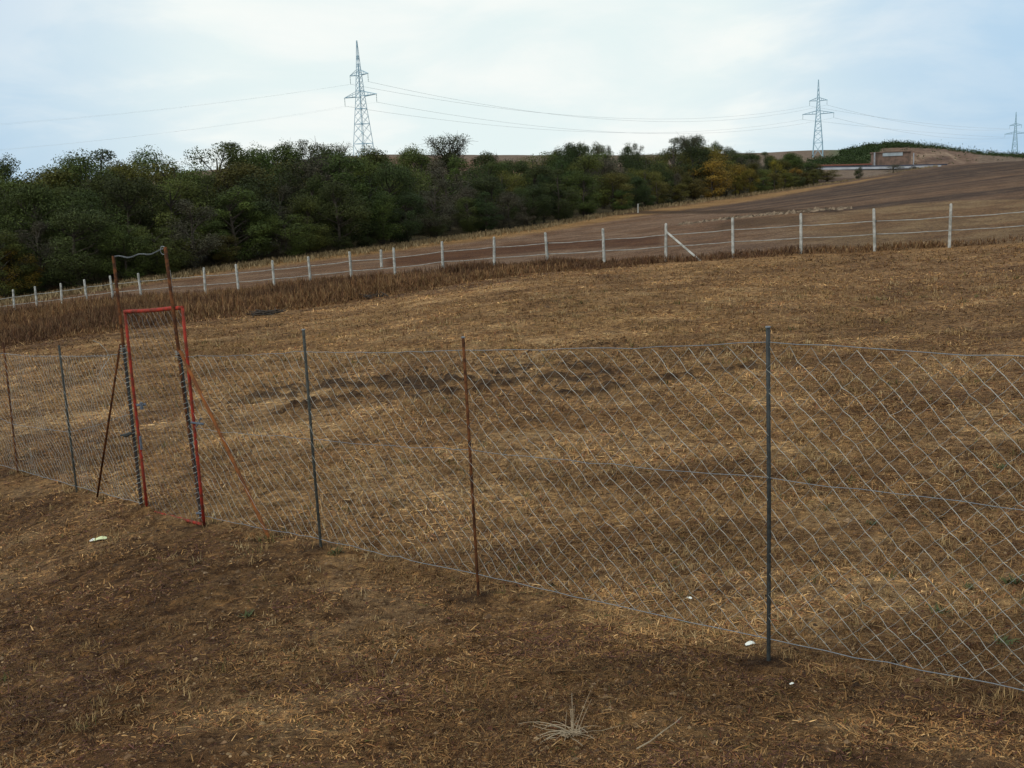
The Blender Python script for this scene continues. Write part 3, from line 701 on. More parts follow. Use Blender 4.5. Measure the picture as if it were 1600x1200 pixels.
# twisted wire strung between the two tall gate posts
ow = empty('twisted_wire', V3(177, 400, 11.05)); bpy.data.objects.remove(ow)
a, b = GTl - [0, 0, 0.01], GTr - [0, 0, 0.02]
mb = MB()
for ph in (0, math.pi):
    t = np.linspace(0, 1, 120)[:, None]; P = a * (1 - t) + b * t; P[:, 2] -= 0.02 * (4 * t * (1 - t))[:, 0] - 0.01 * np.sin(t[:, 0] * 15)
    an = t[:, 0] * 2 * np.pi * 22 + ph; P[:, 2] += np.cos(an) * 0.006; P[:, 1] += np.sin(an) * 0.006
    mb.tube(P, 0.0018, 3, cap=False)
t = np.linspace(0, 2.6 * np.pi, 26); P = np.stack([b[0] - 0.025 + 0.028 * np.cos(t), b[1] + 0.02 * np.sin(t * 0.5), b[2] - 0.01 + 0.038 * np.sin(t)], -1)
mb.tube(P, 0.003, 3, cap=False)
o = mb.build('twisted_wire', ZINCD, None, origin=a, loc=a); tag(o, 'twisted wire with a looped end strung across the tops of the two tall gate posts', 'wire')

# gate ------------------------------------------------------------------------
gTL, gTR, gBR, gBL = V3(195, 487, 10.98), V3(285, 481, 9.9), V3(319, 820, 9.9), V3(230, 797, 10.98)
gate = empty('gate', gBL); tag(gate, 'narrow red tube gate with wire netting between two tall rusty posts', 'gate')
r_ = 0.015
for nm, (a, b), rr_ in (('top_rail', (gTL, gTR), 0.02), ('stile', (gTL, gBL), r_), ('stile', (gTR, gBR), r_), ('bottom_rail', (gBL, gBR), r_)):
    mb = MB(); mb.tube(seg(a, b, 6, 0.002), rr_, 8); child_build(mb, nm, RED, gate, True)
mA, mB_ = MB(), MB(); net(mA, mB_, gBL + [0.01, 0, 0.02], gTL + [0.01, 0, -0.02], gBR + [-0.01, 0, 0.02], gTR + [-0.01, 0, -0.02], bulge=0.0, Wd=0.125, rk=0.7)
# fine netting: thinner than the fence's
allm = MB(); allm.v = mA.v + mB_.v; allm.c = mA.c + mB_.c; allm.f = mA.f + [f + mA.n for f in mB_.f]
child_build(allm, 'mesh_netting', ZINCD, gate)
mb = MB(); c = V3(217, 633, 10.96); mb.tube([c - [0.02, 0, 0], c + [0.07, 0, 0.005]], 0.015, 8); mb.tube([c + [0.03, -0.01, -0.045], c + [0.03, -0.01, 0.03]], 0.018, 6); child_build(mb, 'latch', BLUEM, gate)
mb = MB(); c = V3(220, 692, 10.96); mb.tube([c - [0, 0, 0.07], c + [0, 0, 0.07]], 0.014, 6); child_build(mb, 'hinge', BLUEM, gate)
mb = MB(); c = V3(303, 660, 9.88); mb.tube([c - [0.03, 0, 0], c + [0.09, 0, -0.02]], 0.011, 6); mb.tube([c + [0.02, 0, -0.04], c + [0.07, 0, 0.04]], 0.007, 5); child_build(mb, 'hinge', BLUEM, gate)
mb = MB(); c = V3(310, 802, 9.9); mb.tube([c - [0.02, 0, 0.0], c + [0.05, 0, 0.0]], 0.011, 6); child_build(mb, 'hinge', BLUEM, gate)
mb = MB(); c = V3(198, 680, 11.0); mb.tube([c - [0.07, 0, 0], c, c + [0.05, 0, 0.02]], [0.006, 0.022, 0.016], 6); child_build(mb, 'bolt', STEEL, fence_l) if False else child_build(mb, 'bolt', STEEL, gate)

# ------------------------------------------------------------------ white fence
x0, y0 = fence_pt(1485); wfz = Hs(x0, y0)
wf = empty('post_and_rail_fence', (x0, y0, wfz)); tag(wf, 'long white post and rail fence crossing the field in front of the wood', 'fence')
dirf = (FB - FA) / np.linalg.norm(FB - FA); nf = np.array([-dirf[1], dirf[0]])
rl = [[], []]
base_post = None
for i, (px, py) in enumerate(WF):
    x, y = fence_pt(px); top = W(px, py, y)[2]; zb = Hs(x, y)
    lean = rng.normal(0, 0.022, 2)
    hw = 0.05
    mb = MB()
    h = HPOST if abs(top - zb - HPOST) < 0.5 else HPOST
    zt = top
    b0 = zb - 0.3
    cs = [(-hw, -hw), (hw, -hw), (hw, hw), (-hw, hw)]
    lv = [(b0, 1.05), (zb, 1.03), (zt - 0.05, 0.92), (zt, 0.62)]
    V = []
    for zz_, k in lv:
        f = (zz_ - zb) / HPOST
        for cx, cy in cs:
            p = dirf * cx * k + nf * cy * k
            V.append((x + p[0] + lean[0] * f * HPOST, y + p[1] + lean[1] * f * HPOST, zz_))
    Q = []
    for l in range(3):
        for j in range(4): Q.append((l * 4 + j, l * 4 + (j + 1) % 4, (l + 1) * 4 + (j + 1) % 4, (l + 1) * 4 + j))
    Q.append((12, 13, 14, 15))
    mb.add(V, Q)
    child_build(mb, 'post', CONC, wf)
    for q_, dz in ((0, 0.52), (1, 1.04)):
        rl[q_].append(np.array([x, y, zt - dz]) - np.append(nf * (hw + 0.02), 0))
    for q_ in (0, 1):
        mb = MB(); c = rl[q_][-1]; mb.tube([c - [0, 0, 0.05], c + [0, 0, 0.05]], 0.03, 5); child_build(mb, 'clip', STEEL, wf)
for q_ in (0, 1):
    mb = MB(); P = []
    for a, b in zip(rl[q_][:-1], rl[q_][1:]): P += list(seg(a, b, 8, 0.006, 0.025)[:-1])
    P.append(rl[q_][-1]); mb.tube(P, 0.017, 6, cap=False); child_build(mb, 'rail', TAPE, wf)
x, y = fence_pt(1039); a = W(1041, 362, y - 0.1); b = W(1094, 408, y - 1.2); b[2] = Hs(b[0], b[1]) + 0.0
mb = MB(); mb.tube([a, (a + b) / 2, b + (b - a) * 0.05], 0.06, 4); o = child_build(mb, 'brace', CONC, wf); o['label'] = 'white slanting brace propping one post'

def lone_post(px, py0, py1, Y, w_, lab):
    B = W(px, py1, Y); zb = Hs(B[0], B[1]); h = (py1 - py0) * Y / F
    mb = MB(); mb.tube([(0, 0, -0.4), (0, 0, h * 0.5), (0.02, 0, h - 0.05), (0.02, 0, h)], [w_, w_, w_ * 0.95, w_ * 0.6], 4)
    o = mb.build('post', CONC, None, loc=(B[0], B[1], zb)); o.name = 'concrete_post'; tag(o, lab, 'post')
lone_post(596, 386, 413, 80, 0.10, 'lone short white post standing behind the left half of the post and rail fence')
lone_post(997, 318, 332, 150, 0.10, 'small distant white post at the edge of the wood above the bare earth')

# ------------------------------------------------------------------ trees
BARK = mat('bark', (0.055, 0.046, 0.036), 0.95, scale=4, c2=(0.03, 0.025, 0.02))
def leafmat(name, c, c2): return mat(name, c, 0.8, scale=0.6, c2=c2, useCol=True, spec=0.2, objrand=1.0)
LM = {'dark': leafmat('leaf_dark_green', (0.040, 0.058, 0.016), (0.027, 0.040, 0.012)),
      'mid': leafmat('leaf_mid_green', (0.062, 0.084, 0.018), (0.042, 0.060, 0.015)),
      'olive': leafmat('leaf_olive', (0.096, 0.092, 0.018), (0.064, 0.063, 0.015)),
      'grey': leafmat('leaf_grey_brown', (0.080, 0.072, 0.044), (0.056, 0.053, 0.036)),
      'gold': leafmat('leaf_gold', (0.20, 0.145, 0.018), (0.12, 0.098, 0.018))}
def crown_geo(seed, nl, H_=10.0, spread=3.2, low=0.12, leaves=330, airy=False, size=0.26):
    R = np.random.default_rng(seed)
    V, C = [], []; limbs = []
    off_ = R.uniform(-0.5, 0.5, 2)
    for l in range(nl):
        if airy:
            f = low + (0.97 - low) * (l + R.random()) / nl
            prof = 0.35 + 0.75 * max(0, f - 0.55) / 0.45
            a = l * 2.4 + R.uniform(-0.5, 0.5); rad = spread * prof * R.uniform(0.45, 0.95)
            c = np.array([math.cos(a) * rad, math.sin(a) * rad, f * H_])
            rs_ = np.array([1, 1, 0.62]) * spread * R.uniform(0.22, 0.36)
            c[2] = min(c[2], H_ - rs_[2] * 0.8)
        else:
            g_ = R.normal(0, 1, 3); g_ /= np.linalg.norm(g_); cz_ = H_ * (low + 1) * 0.5
            k_ = R.uniform(0.5, 0.74)
            rl_ = spread * R.uniform(0.26, 0.50); wz = 1.0 - 0.25 * max(0, g_[2])
            c = np.array([g_[0] * spread * k_ * wz * 1.15 + off_[0] * g_[2], g_[1] * spread * k_ * wz * 1.15 + off_[1] * g_[2], cz_ + g_[2] * (H_ * (1 - low) * 0.5 - rl_ * 0.7)])
            rs_ = np.array([1, 1, R.uniform(0.75, 1.0)]) * rl_
            if R.random() < 0.12: c[2] += 0.07 * H_
            c[2] = min(c[2], H_ * 1.04 - rs_[2] * 0.9)
        limbs.append(c)
        n = int(leaves * (R.uniform(0.7, 1.3)))
        d = R.normal(0, 1, (n, 3)); d /= np.linalg.norm(d, axis=1)[:, None]
        
        rr = R.uniform(0.2, 1.0, n) ** 0.5
        lump = 1 + 0.16 * np.sin(d[:, 0] * 5 + seed) * np.cos(d[:, 1] * 6 + l) + 0.1 * np.sin(d[:, 2] * 9 + l)
        p = c + d * (rr * lump)[:, None] * rs_
        nrm = d + R.normal(0, 0.7, (n, 3)); nrm /= np.linalg.norm(nrm, axis=1)[:, None]
        t = np.cross(nrm, R.normal(0, 1, (n, 3))); t /= np.linalg.norm(t, axis=1)[:, None]; b = np.cross(nrm, t)
        s = size * R.uniform(0.5, 1.15, (n, 1))
        q = np.stack([p - t * s * 0.5, p + b * s * 0.30, p + t * s * 0.5, p - b * s * 0.26], 1)
        V.append(q.reshape(-1, 3)); tone = R.uniform(0.78, 1.2)
        C.append(np.repeat((R.uniform(0.65, 1.35, (n, 1)) * tone) * [1, 1, 1], 4, 0))
    V = np.vstack(V); C = np.vstack(C); Q = np.arange(len(V)).reshape(-1, 4)
    T = MB(); tp = np.array([0.15, 0.05, H_ * 0.8])
    zs = np.linspace(0, 1, 7)
    trunk = [np.array([math.sin(z_ * 3 + seed) * 0.25 * z_, math.cos(z_ * 2.3 + seed) * 0.25 * z_ , z_ * H_ * 0.82 - 0.3 * (z_ == 0)]) for z_ in zs]
    T.tube(trunk, np.interp(zs, [0, 0.1, 1], [0.26, 0.19, 0.05]), 7, cap=False)
    for c in limbs:
        f0 = min(max((c[2] - 1.8) / (H_ * 0.82), 0.08), 0.9)
        s0 = np.array([np.interp(f0, zs, [p[k] for p in trunk]) for k in range(3)])
        mdl = s0 * 0.45 + c * 0.55 + R.normal(0, 0.15, 3) - [0, 0, 0.25]
        T.tube([s0, mdl, c, c + (c - mdl) * (0.4 if airy else 0.1)], [0.085, 0.055, 0.028, 0.012], 5, cap=False)
        for k in range(3 if not airy else 6):
            e = c + R.normal(0, 1, 3) * ([0.9, 0.9, 0.6] if airy else [0.45, 0.45, 0.3]); T.tube([mdl * 0.4 + c * 0.6, (c + e) / 2 + R.normal(0, 0.08, 3), e], [0.03, 0.02, 0.008], 3, cap=False)
    return V, Q, C, T
variants = {}
def mkvar(kind, k, **kw):
    V, Q, C, T = crown_geo(100 + 13 * k + hash(kind) % 1, **kw)
    cm = mk_mesh('crown', V, Q, (LM[kind],), False, C); tm = T.mesh('trunk', (BARK,), True)
    variants.setdefault(kind, []).append((cm, tm))
for k in range(4): mkvar('dark', k, nl=26, leaves=820, spread=2.9 + 0.3 * k, low=0.04, size=0.17)
for k in range(4): mkvar('mid', 5 + k, nl=26, leaves=820, spread=2.8 + 0.35 * k, low=0.04, size=0.17)
for k in range(2): mkvar('olive', 9 + k, nl=24, leaves=820, spread=3.0 + 0.4 * k, low=0.04, size=0.17)
for k in range(2): mkvar('grey', 12 + k, nl=24, leaves=430, spread=3.0 + 0.3 * k, low=0.05, size=0.17)
for k in range(2): mkvar('gold', 15 + k, nl=24, leaves=460, spread=3.2, low=0.03, size=0.22)
LM['airy'] = leafmat('leaf_thin', (0.085, 0.095, 0.045), (0.06, 0.068, 0.04))
mkvar('airy', 18, nl=30, leaves=100, spread=3.4, low=0.74, airy=True, size=0.2)
for k in range(1, 3): mkvar('airy', 18 + k, nl=24, leaves=240, spread=3.4, low=0.55, airy=True, size=0.2)
SX = [-250, 0, 60, 130, 250, 340, 420, 470, 540, 600, 700, 760, 830, 880, 920, 1000, 1045, 1080, 1120, 1160, 1230, 1270, 1285]
SY = [256, 251, 246, 237, 230, 219, 224, 220, 223, 226, 236, 242, 236, 226, 224, 233, 224, 213, 219, 232, 240, 250, 262]
TB = ([-250, 0, 200, 400, 600, 850, 1000, 1200, 1290], [86, 88, 93, 102, 114, 136, 166, 221, 262])
LAB = {'dark': ('dark green leafy tree in the dense wood beyond the white rail fence', 'dark green trees of the wood'),
       'mid': ('mid green leafy tree in the dense wood beyond the white rail fence', 'mid green trees of the wood'),
       'olive': ('olive green tree with yellowing leaves in the wood beyond the fence', 'yellowing olive trees of the wood'),
       'grey': ('grey brown half bare tree among the green trees of the wood', 'half bare trees of the wood'),
       'gold': ('golden yellow autumn tree near the right end of the wood', 'golden trees of the wood'),
       'airy': ('thin see-through tree top rising above the wood against the sky', 'thin tall trees above the wood')}
def tree(kind, px, Y, htop=None, h=None, label=None, name='tree', group=None, wide=1.0, vi=None, cat='tree'):
    k0 = W(px, 330, 1.0)[0]; x, y = k0 * Y, Y; zg = Hs(x, y)
    if h is None: h = W(px, htop, Y)[2] - zg
    if h < 1.2: return
    cm, tm = variants[kind][vi if vi is not None else random.randrange(len(variants[kind]))]
    root = empty(name, (x, y, zg - 0.05), random.uniform(0, 6.28)); s = h / 10.0
    root.scale = (s * wide, s * wide, s)
    tag(root, label or LAB[kind][0], cat, group if label else LAB[kind][1])
    link('trunk', tm, root); link('crown', cm, root)
    return root
def kindat(px, row):
    u = random.random()
    if px > 1095 and row < 2: return 'gold' if u < 0.5 else ('olive' if u < 0.85 else 'mid')
    if px > 1000: return 'olive' if u < 0.4 else ('dark' if u < 0.7 else 'grey')
    if u < 0.36: return 'dark'
    if u < 0.70: return 'mid'
    if u < 0.87: return 'olive'
    return 'grey'
# rows of the wood, front to back
for row, (dY, f0, f1, wide) in enumerate(((0.0, 0.42, 0.68, 1.25), (0.05, 0.62, 0.86, 1.1), (0.11, 0.8, 0.97, 1.05), (0.18, 0.93, 1.03, 1.0), (0.27, 0.95, 1.02, 1.0))):
    px = -70.0
    while px < 1282:
        Y = np.interp(px, *TB) * (1 + dY) + random.uniform(-1.5, 1.5)
        sk = np.interp(px, SX, SY) + random.uniform(-3, 5)
        zg = Hs(W(px, 330, 1.0)[0] * Y, Y)
        full = W(px, sk, Y)[2] - zg
        h = full * random.uniform(f0, f1) * random.choice((1, 1, 1, 0.9, 1.02))
        k = kindat(px, row)
        if row >= 3 and k == 'grey': k = 'mid'
        tree(k, px, Y, h=h, wide=wide * random.uniform(0.9, 1.45) * (1.0 if full > 8 else 1.15))
        px += max(14, (0.46 * h * wide) * F / Y * random.uniform(0.75, 1.2))
px = -60.0
while px < 1280:
    Y = np.interp(px, *TB) * random.uniform(0.975, 1.02)
    hh = random.uniform(1.6, 3.6); k = random.choice(('dark', 'dark', 'mid', 'grey', 'olive'))
    tree(k, px, Y, h=hh, wide=1.7, name='bush', cat='bush', group='bushes along the foot of the wood',
         label={'dark': 'low dark green bush at the foot of the wood', 'mid': 'low mid green bush at the foot of the wood', 'grey': 'low grey brown bush at the foot of the wood', 'olive': 'low yellowing bush at the foot of the wood'}[k])
    px += 0.62 * hh * 1.7 * F / Y * random.uniform(0.8, 1.7)
# individual trees
tree('airy', 705, 158, htop=209, wide=0.85, label='lone umbrella shaped see-through tree rising clear above the wood', vi=0)
tree('airy', 478, 150, htop=217, wide=0.8); tree('airy', 525, 152, htop=222, wide=0.7)
tree('airy', 768, 170, htop=237, wide=0.6); tree('airy', 905, 175, htop=222, wide=0.6); tree('airy', 990, 200, htop=222, wide=0.55); tree('airy', 1078, 215, htop=210, wide=0.6)
tree('airy', 1135, 230, htop=228, wide=0.6); tree('airy', 945, 190, htop=227, wide=0.45)
tree('gold', 12, 88, h=4.2, wide=1.5, label='yellow green bush at the left end of the wood behind the fence', name='bush', cat='bush')
tree('gold', 1125, 205, h=5.2, wide=1.5, label='rounded yellow bush standing out from the front of the wood', name='bush', cat='bush')
tree('mid', 1232, 262, htop=239, wide=1.5, label='green round topped tree closing the right end of the wood')
tree('olive', 1292, 330, htop=262, wide=3.2, label='low brownish bush just right of the end of the wood', name='bush', cat='bush')
tree('dark', 1341, 275, h=3.6, wide=0.9, label='small dark solitary shrub on the crest of the ploughed field', name='shrub', cat='shrub')
tree('grey', 1395, 285, h=3.0, wide=3.0, label='wide dark scrub on the crest below the concrete hut', name='shrub', cat='shrub')
tree('grey', 1425, 275, h=1.6, wide=3.0, label='low scrub at the top edge of the ploughed field', name='shrub', cat='shrub')

# far scrub on the hump: reads as one mass
sp = rng.uniform(1262, 1600, 9000); Ys = rng.uniform(505, 600, 9000)
xs_ = (sp - 800) / F * 1.012 * Ys
dn = np.interp(sp, [1262, 1330, 1400, 1440, 1500, 1600], [0.5, 1, 1, 0.25, 0.2, 0.3]) * np.where((sp > 1372) & (Ys < 548), 0.03, 1) * np.where((sp < 1312) & (Ys > 545), 0.0, 1)
kp = rng.random(9000) < dn; xs_, Ys, sp = xs_[kp], Ys[kp], sp[kp]; zs_ = H(xs_, Ys)
n = len(xs_) * 9
cx = np.repeat(xs_, 9) + rng.normal(0, 0.8, n); cy = np.repeat(Ys, 9) + rng.normal(0, 0.8, n); cz = np.repeat(zs_, 9) + np.abs(rng.normal(0.3, 0.7, n)) * (0.3 + 1.6 * np.repeat(vnoise(xs_ * 0.25, Ys * 0.25, 5), 9))
P = np.stack([cx, cy, cz], -1); t = rng.normal(0, 1, (n, 3)); t /= np.linalg.norm(t, axis=1)[:, None]; b = np.cross(t, rng.normal(0, 1, (n, 3))); b /= np.linalg.norm(b, axis=1)[:, None]
s = rng.uniform(0.15, 0.4, (n, 1)); Vq = np.stack([P - t * s, P + b * s * .7, P + t * s, P - b * s * .7], 1).reshape(-1, 3)
o = link('scrub', mk_mesh('scrub', Vq, np.arange(len(Vq)).reshape(-1, 4), (LM['mid'],), False, np.repeat(rng.uniform(0.4, 1.0, (n, 1)) * [0.75, 0.9, 1.0], 4, 0)))
tag(o, 'dark green scrub covering the far hump on the skyline', 'scrub', kind='stuff')

# ------------------------------------------------------------------ far road side: barrier, rail, hut
def strip(name, pts, r, m, lab, cat):
    mb = MB(); mb.tube([W(a, b, Y_) for a, b, Y_ in pts], r, 4, cap=True); P0 = W(*pts[0])
    o = mb.build(name, m, None, origin=P0, loc=P0); tag(o, lab, cat); return o
CONB = mat('pale_concrete', (0.30, 0.32, 0.36), 0.8, scale=0.3, c2=(0.24, 0.25, 0.28)); DRK = mat('dark_rail', (0.03, 0.035, 0.06), 0.6)
RRED = mat('red_brown_rail', (0.19, 0.07, 0.05), 0.8); HUT = mat('brown_render', (0.19, 0.125, 0.10), 0.9, scale=0.5, c2=(0.11, 0.08, 0.065)); SLAB = mat('blue_white_slab', (0.36, 0.42, 0.47), 0.7, scale=0.4)
strip('concrete_barrier', [(1255, 265, 470), (1320, 264, 470), (1400, 262.5, 470), (1470, 260.5, 470)], 0.75, CONB, 'long pale concrete barrier beside the far road on the horizon', 'barrier')
strip('guard_rail', [(1255, 261.5, 474), (1320, 260.5, 474), (1400, 258.8, 474), (1480, 257, 474)], 0.32, DRK, 'thin dark guard rail above the pale concrete barrier', 'guard rail')
strip('pipe_rail', [(1262, 259, 478), (1320, 257.8, 478), (1362, 256.6, 478)], 0.32, RRED, 'rust red pipe running left of the hut behind the guard rail', 'pipe')
P0 = W(1395, 259, 488); hut = empty('hut', P0); tag(hut, 'small brown hut with blue white fascia below the scrubby hump', 'hut')
k = 488 / F
mb = MB(); mb.box((-7.5, 0, -1), (8.0, 7, 20 * k)); mb.build('wall', HUT, hut)
mb = MB(); mb.box((-7.9, -0.4, 20 * k), (8.4, 7.4, 20 * k + 0.5)); mb.build('roof', HUT, hut)
mb = MB(); mb.box((-4.6, -0.25, 14.8 * k), (4.2, -0.02, 20.5 * k)); mb.build('fascia', SLAB, hut)
mb = MB(); mb.tube([(-8.5, -1, -1), (-8.5, -1, 21 * k)], 0.35, 6); mb.build('pillar', CONB, hut)
mb = MB(); mb.tube([(9.0, -0.5, -1), (9.0, -0.5, 18 * k)], 0.25, 6); mb.build('pillar', CONB, hut)
P0 = W(1547, 244, 600); mb = MB(); mb.tube([(0, 0, -1.5), (0, 0, 2.2)], 0.1, 5); mb.box((-0.8, -0.1, 2.0), (0.8, 0.1, 3.0)); o = mb.build('road_sign', CONB, None, loc=P0); tag(o, 'tiny sign on a pole on the skyline left of the farthest pylon', 'sign')

# ------------------------------------------------------------------ pylons
PYL = mat('pylon_steel', (0.33, 0.49, 0.60), 0.6, 0.0, scale=1, c2=(0.26, 0.41, 0.52))
INS = mat('insulator', (0.3, 0.4, 0.42), 0.4)
PH = 35.0; ZU, ZL, AU, AL = 24.7, 18.3, 4.4, 7.7       # arm heights and half lengths
def pylon(px, pbase, ptop, Y, yaw, label, th, ticks=True):
    B = W(px, pbase, Y); zg = Hs(B[0], B[1]); s = (pbase - ptop) * Y / F / PH
    root = empty('pylon', (B[0], B[1], B[2]), yaw); root.scale = (s, s, s); tag(root, label, 'pylon')
    def wd(z): return np.interp(z, [0, ZL, ZU, 27, PH], [2.45, 1.0, 0.62, 0.45, 0.07])
    mb = MB(); lv = [-3, 4, 7.2, 10, 12.4, 14.6, 16.5, ZL, 20, 21.6, 23.2, ZU, 26.5, 28.5, 31, PH]
    for sx_, sy_ in ((1, 1), (1, -1), (-1, 1), (-1, -1)):
        mb.tube([(sx_ * wd(max(z, 0)), sy_ * wd(max(z, 0)), z) for z in lv], th, 4)
    child = mb.build('leg_frame', PYL, root)
    mb = MB()
    for i, (z0, z1) in enumerate(zip(lv[:-1], lv[1:])):
        a, b = wd(max(z0, 0)), wd(z1)
        if i == 0: a = wd(0)
        for (c0, c1) in (((-1, -1), (1, -1)), ((1, -1), (1, 1)), ((1, 1), (-1, 1)), ((-1, 1), (-1, -1))):
            mb.tube([(c0[0] * a, c0[1] * a, z0), (c1[0] * b, c1[1] * b, z1)], th * 0.55, 3)
            mb.tube([(c1[0] * a, c1[1] * a, z0), (c0[0] * b, c0[1] * b, z1)], th * 0.55, 3)
            if i in (0, 2, 4, 7, 11): mb.tube([(c0[0] * b, c0[1] * b, z1), (c1[0] * b, c1[1] * b, z1)], th * 0.9, 3)
    mb.build('bracing', PYL, root)
    for zc_, hl in ((ZL, AL), (ZU, AU)):
        for sgn in (-1, 1):
            mb = MB(); w0 = wd(zc_); tip = (sgn * hl, 0, zc_ + 0.15)
            for sy_ in (-1, 1):
                mb.tube([(sgn * w0, sy_ * w0, zc_), tip], th * 1.1, 4); mb.tube([(sgn * w0, sy_ * w0, zc_ + 1.5), tip], th * 0.8, 4)
                for f in (0.25, 0.5, 0.75):
                    p = lambda zt, q: (sgn * (w0 + (hl - w0) * q), sy_ * w0 * (1 - q), zt)
                    mb.tube([p(zc_, f), p(zc_ + 1.5 * (1 - f), f)], th * 0.5, 3)
            mb.build('cross_arm', PYL, root)
            mb = MB(); n_i = 7
            mb.tube([(sgn * (hl - 0.2), 0, zc_ - 2.3 * j / n_i) for j in range(n_i + 1)], [0.13 if j % 2 else 0.05 for j in range(n_i + 1)], 6)
            mb.build('insulator', INS, root)
    bpy.context.view_layer.update()
    Mx = Matrix.Translation(root.location) @ Matrix.Rotation(yaw, 4, 'Z') @ Matrix.Scale(s, 4)
    return {(lvl, sg): np.array(Mx @ Vector((sg * (h_ - 0.2), 0, z_ - 2.3))) for lvl, h_, z_ in (('u', AU, ZU), ('l', AL, ZL)) for sg in (-1, 1)} | {('t', 0): np.array(Mx @ Vector((0, 0, PH)))}
pA = pylon(569, 245, 74, 346, math.radians(-42), 'tallest lattice pylon, rising behind the wood left of centre', 0.11)
pB = pylon(1278, 236, 130, 563, math.radians(-20), 'middle lattice pylon with hanging insulators on the bare ridge right of the wood', 0.15)
pC = pylon(1585, 246, 178, 910, math.radians(-30), 'farthest and smallest pylon at the right edge of the picture', 0.2)
WIREM = mat('power_cable', (0.62, 0.68, 0.70), 0.7)
def cable(a, b, sag, lab, grp, r):
    t = np.linspace(0, 1, 50)[:, None]; P = a * (1 - t) + b * t; P[:, 2] -= 4 * sag * (t * (1 - t))[:, 0]
    mb = MB(); mb.tube(P, r, 4, cap=False); o = mb.build('power_cable', WIREM, None, origin=a, loc=a); tag(o, lab, 'power cable', grp)
def sag_for(a, b, px, py):
    t = np.linspace(0.02, 0.98, 500)[:, None]; P = a * (1 - t) + b * t; qx, qy, _ = pix(P); i = int(np.argmin(abs(qx - px)))
    z = W(px, py, P[i, 1])[2]; tt = t[i, 0]; return max(0.5, (P[i, 2] - z) / (4 * tt * (1 - tt)))
for lvl, px, py, nm in (('u', 930, 183, 'upper'), ('l', 950, 207, 'lower')):
    for sg, nn, dy in ((-1, 'far', 0), (1, 'near', 1)):
        cable(pA[(lvl, sg)], pB[(lvl, sg)], sag_for(pA[(lvl, sg)], pB[(lvl, sg)], px, py + dy * (2 if lvl == 'u' else -1)), '%s %s cable sagging between the tallest and the middle pylon' % (nm, nn), 'cables between the tallest and middle pylons', 0.036)
for lvl, px, py, nm in (('u', 1450, 195, 'upper'), ('l', 1430, 207, 'lower')):
    for sg, nn in ((-1, 'left side'), (1, 'right side')):
        cable(pB[(lvl, sg)], pC[(lvl, sg)], sag_for(pB[(lvl, sg)], pC[(lvl, sg)], px, py + sg * 2), '%s %s cable between the middle and the farthest pylon' % (nm, nn), 'cables between the middle and farthest pylons', 0.045)
for lvl, sg, z1, sg_s, nm in (('u', -1, 27, 11, 'upper far'), ('u', 1, 26.5, 11, 'upper near'), ('l', -1, 20, 11, 'lower far'), ('l', 1, 19.5, 11, 'lower near')):
    cable(pA[(lvl, sg)], np.array([-330 + sg * 3, 180 - sg * 5, z1 + CAMZ]), sg_s, '%s cable running from the tallest pylon out of the picture to the left' % nm, 'cables left of the tallest pylon', 0.011)

# ------------------------------------------------------------------ small things on the ground
PAPER = mat('white_paper', (0.75, 0.76, 0.70), 0.7, scale=30, var=0.1); PAPY = mat('yellowish_paper', (0.62, 0.66, 0.38), 0.7, scale=30, var=0.15)
def scrap(px, py, size, m, lab, name='paper_scrap', rot=0.3, parent=None, lift=0.01):
    P = ground_hit(px, py, 3.0, 40); z = Hs(P[0], P[1])
    R = np.random.default_rng(int(px)); n = 6
    gx, gy = np.meshgrid(np.linspace(-1, 1, n), np.linspace(-1, 1, n), indexing='ij')
    w_ = 1 - 0.35 * np.abs(gx) ** 2; V = np.stack([gx * size, gy * w_ * size * 0.55, size * 0.25 * (np.sin(gx * 2.2 + 1) + 0.7 * gy ** 2 + R.uniform(-.3, .3, gx.shape)) * 0.6 + lift + size * 0.1], -1).reshape(-1, 3)
    V2 = V - [0, 0, 0.0015]; ix = np.arange(n * n).reshape(n, n)
    q = np.stack([ix[:-1, :-1], ix[1:, :-1], ix[1:, 1:], ix[:-1, 1:]], -1).reshape(-1, 4)
    mb = MB(); mb.add(np.vstack([V, V2]), np.vstack([q, q[:, ::-1] + n * n])); o = mb.build(name, m, None); o.location = (P[0], P[1], z); o.rotation_euler = (0.15, 0, rot); tag(o, lab, 'litter'); return o
scrap(157, 845, 0.06, PAPY, 'crumpled pale yellow scrap of paper on the soil left of the gate', rot=0.1)
scrap(146, 847, 0.035, PAPER, 'small white piece beside the pale yellow scrap left of the gate', rot=0.8)
scrap(1077, 937, 0.022, PAPER, 'tiny white sliver on the ground inside the fence left of the nearest post', rot=-0.9)
scrap(1172, 1010, 0.03, PAPER, 'crumpled white bit of plastic at the foot of the nearest fence post', name='plastic_scrap')
scrap(1237, 1072, 0.012, PAPER, 'speck of white litter in front of the nearest fence post', name='plastic_scrap')
STRAW = mat('pale_straw', (0.36, 0.29, 0.20), 0.7, scale=12, c2=(0.27, 0.2, 0.13))
def stalks(px, py, paths, m, lab, name, cat, r=0.0022):
    P = ground_hit(px, py, 3.0, 60); z = Hs(P[0], P[1]); mb = MB()
    for p in paths: mb.tube(p, np.linspace(r, r * 0.45, len(p)), 4)
    o = mb.build(name, m, None); o.location = (P[0], P[1], z); tag(o, lab, cat); return o
R = np.random.default_rng(5); paths = []
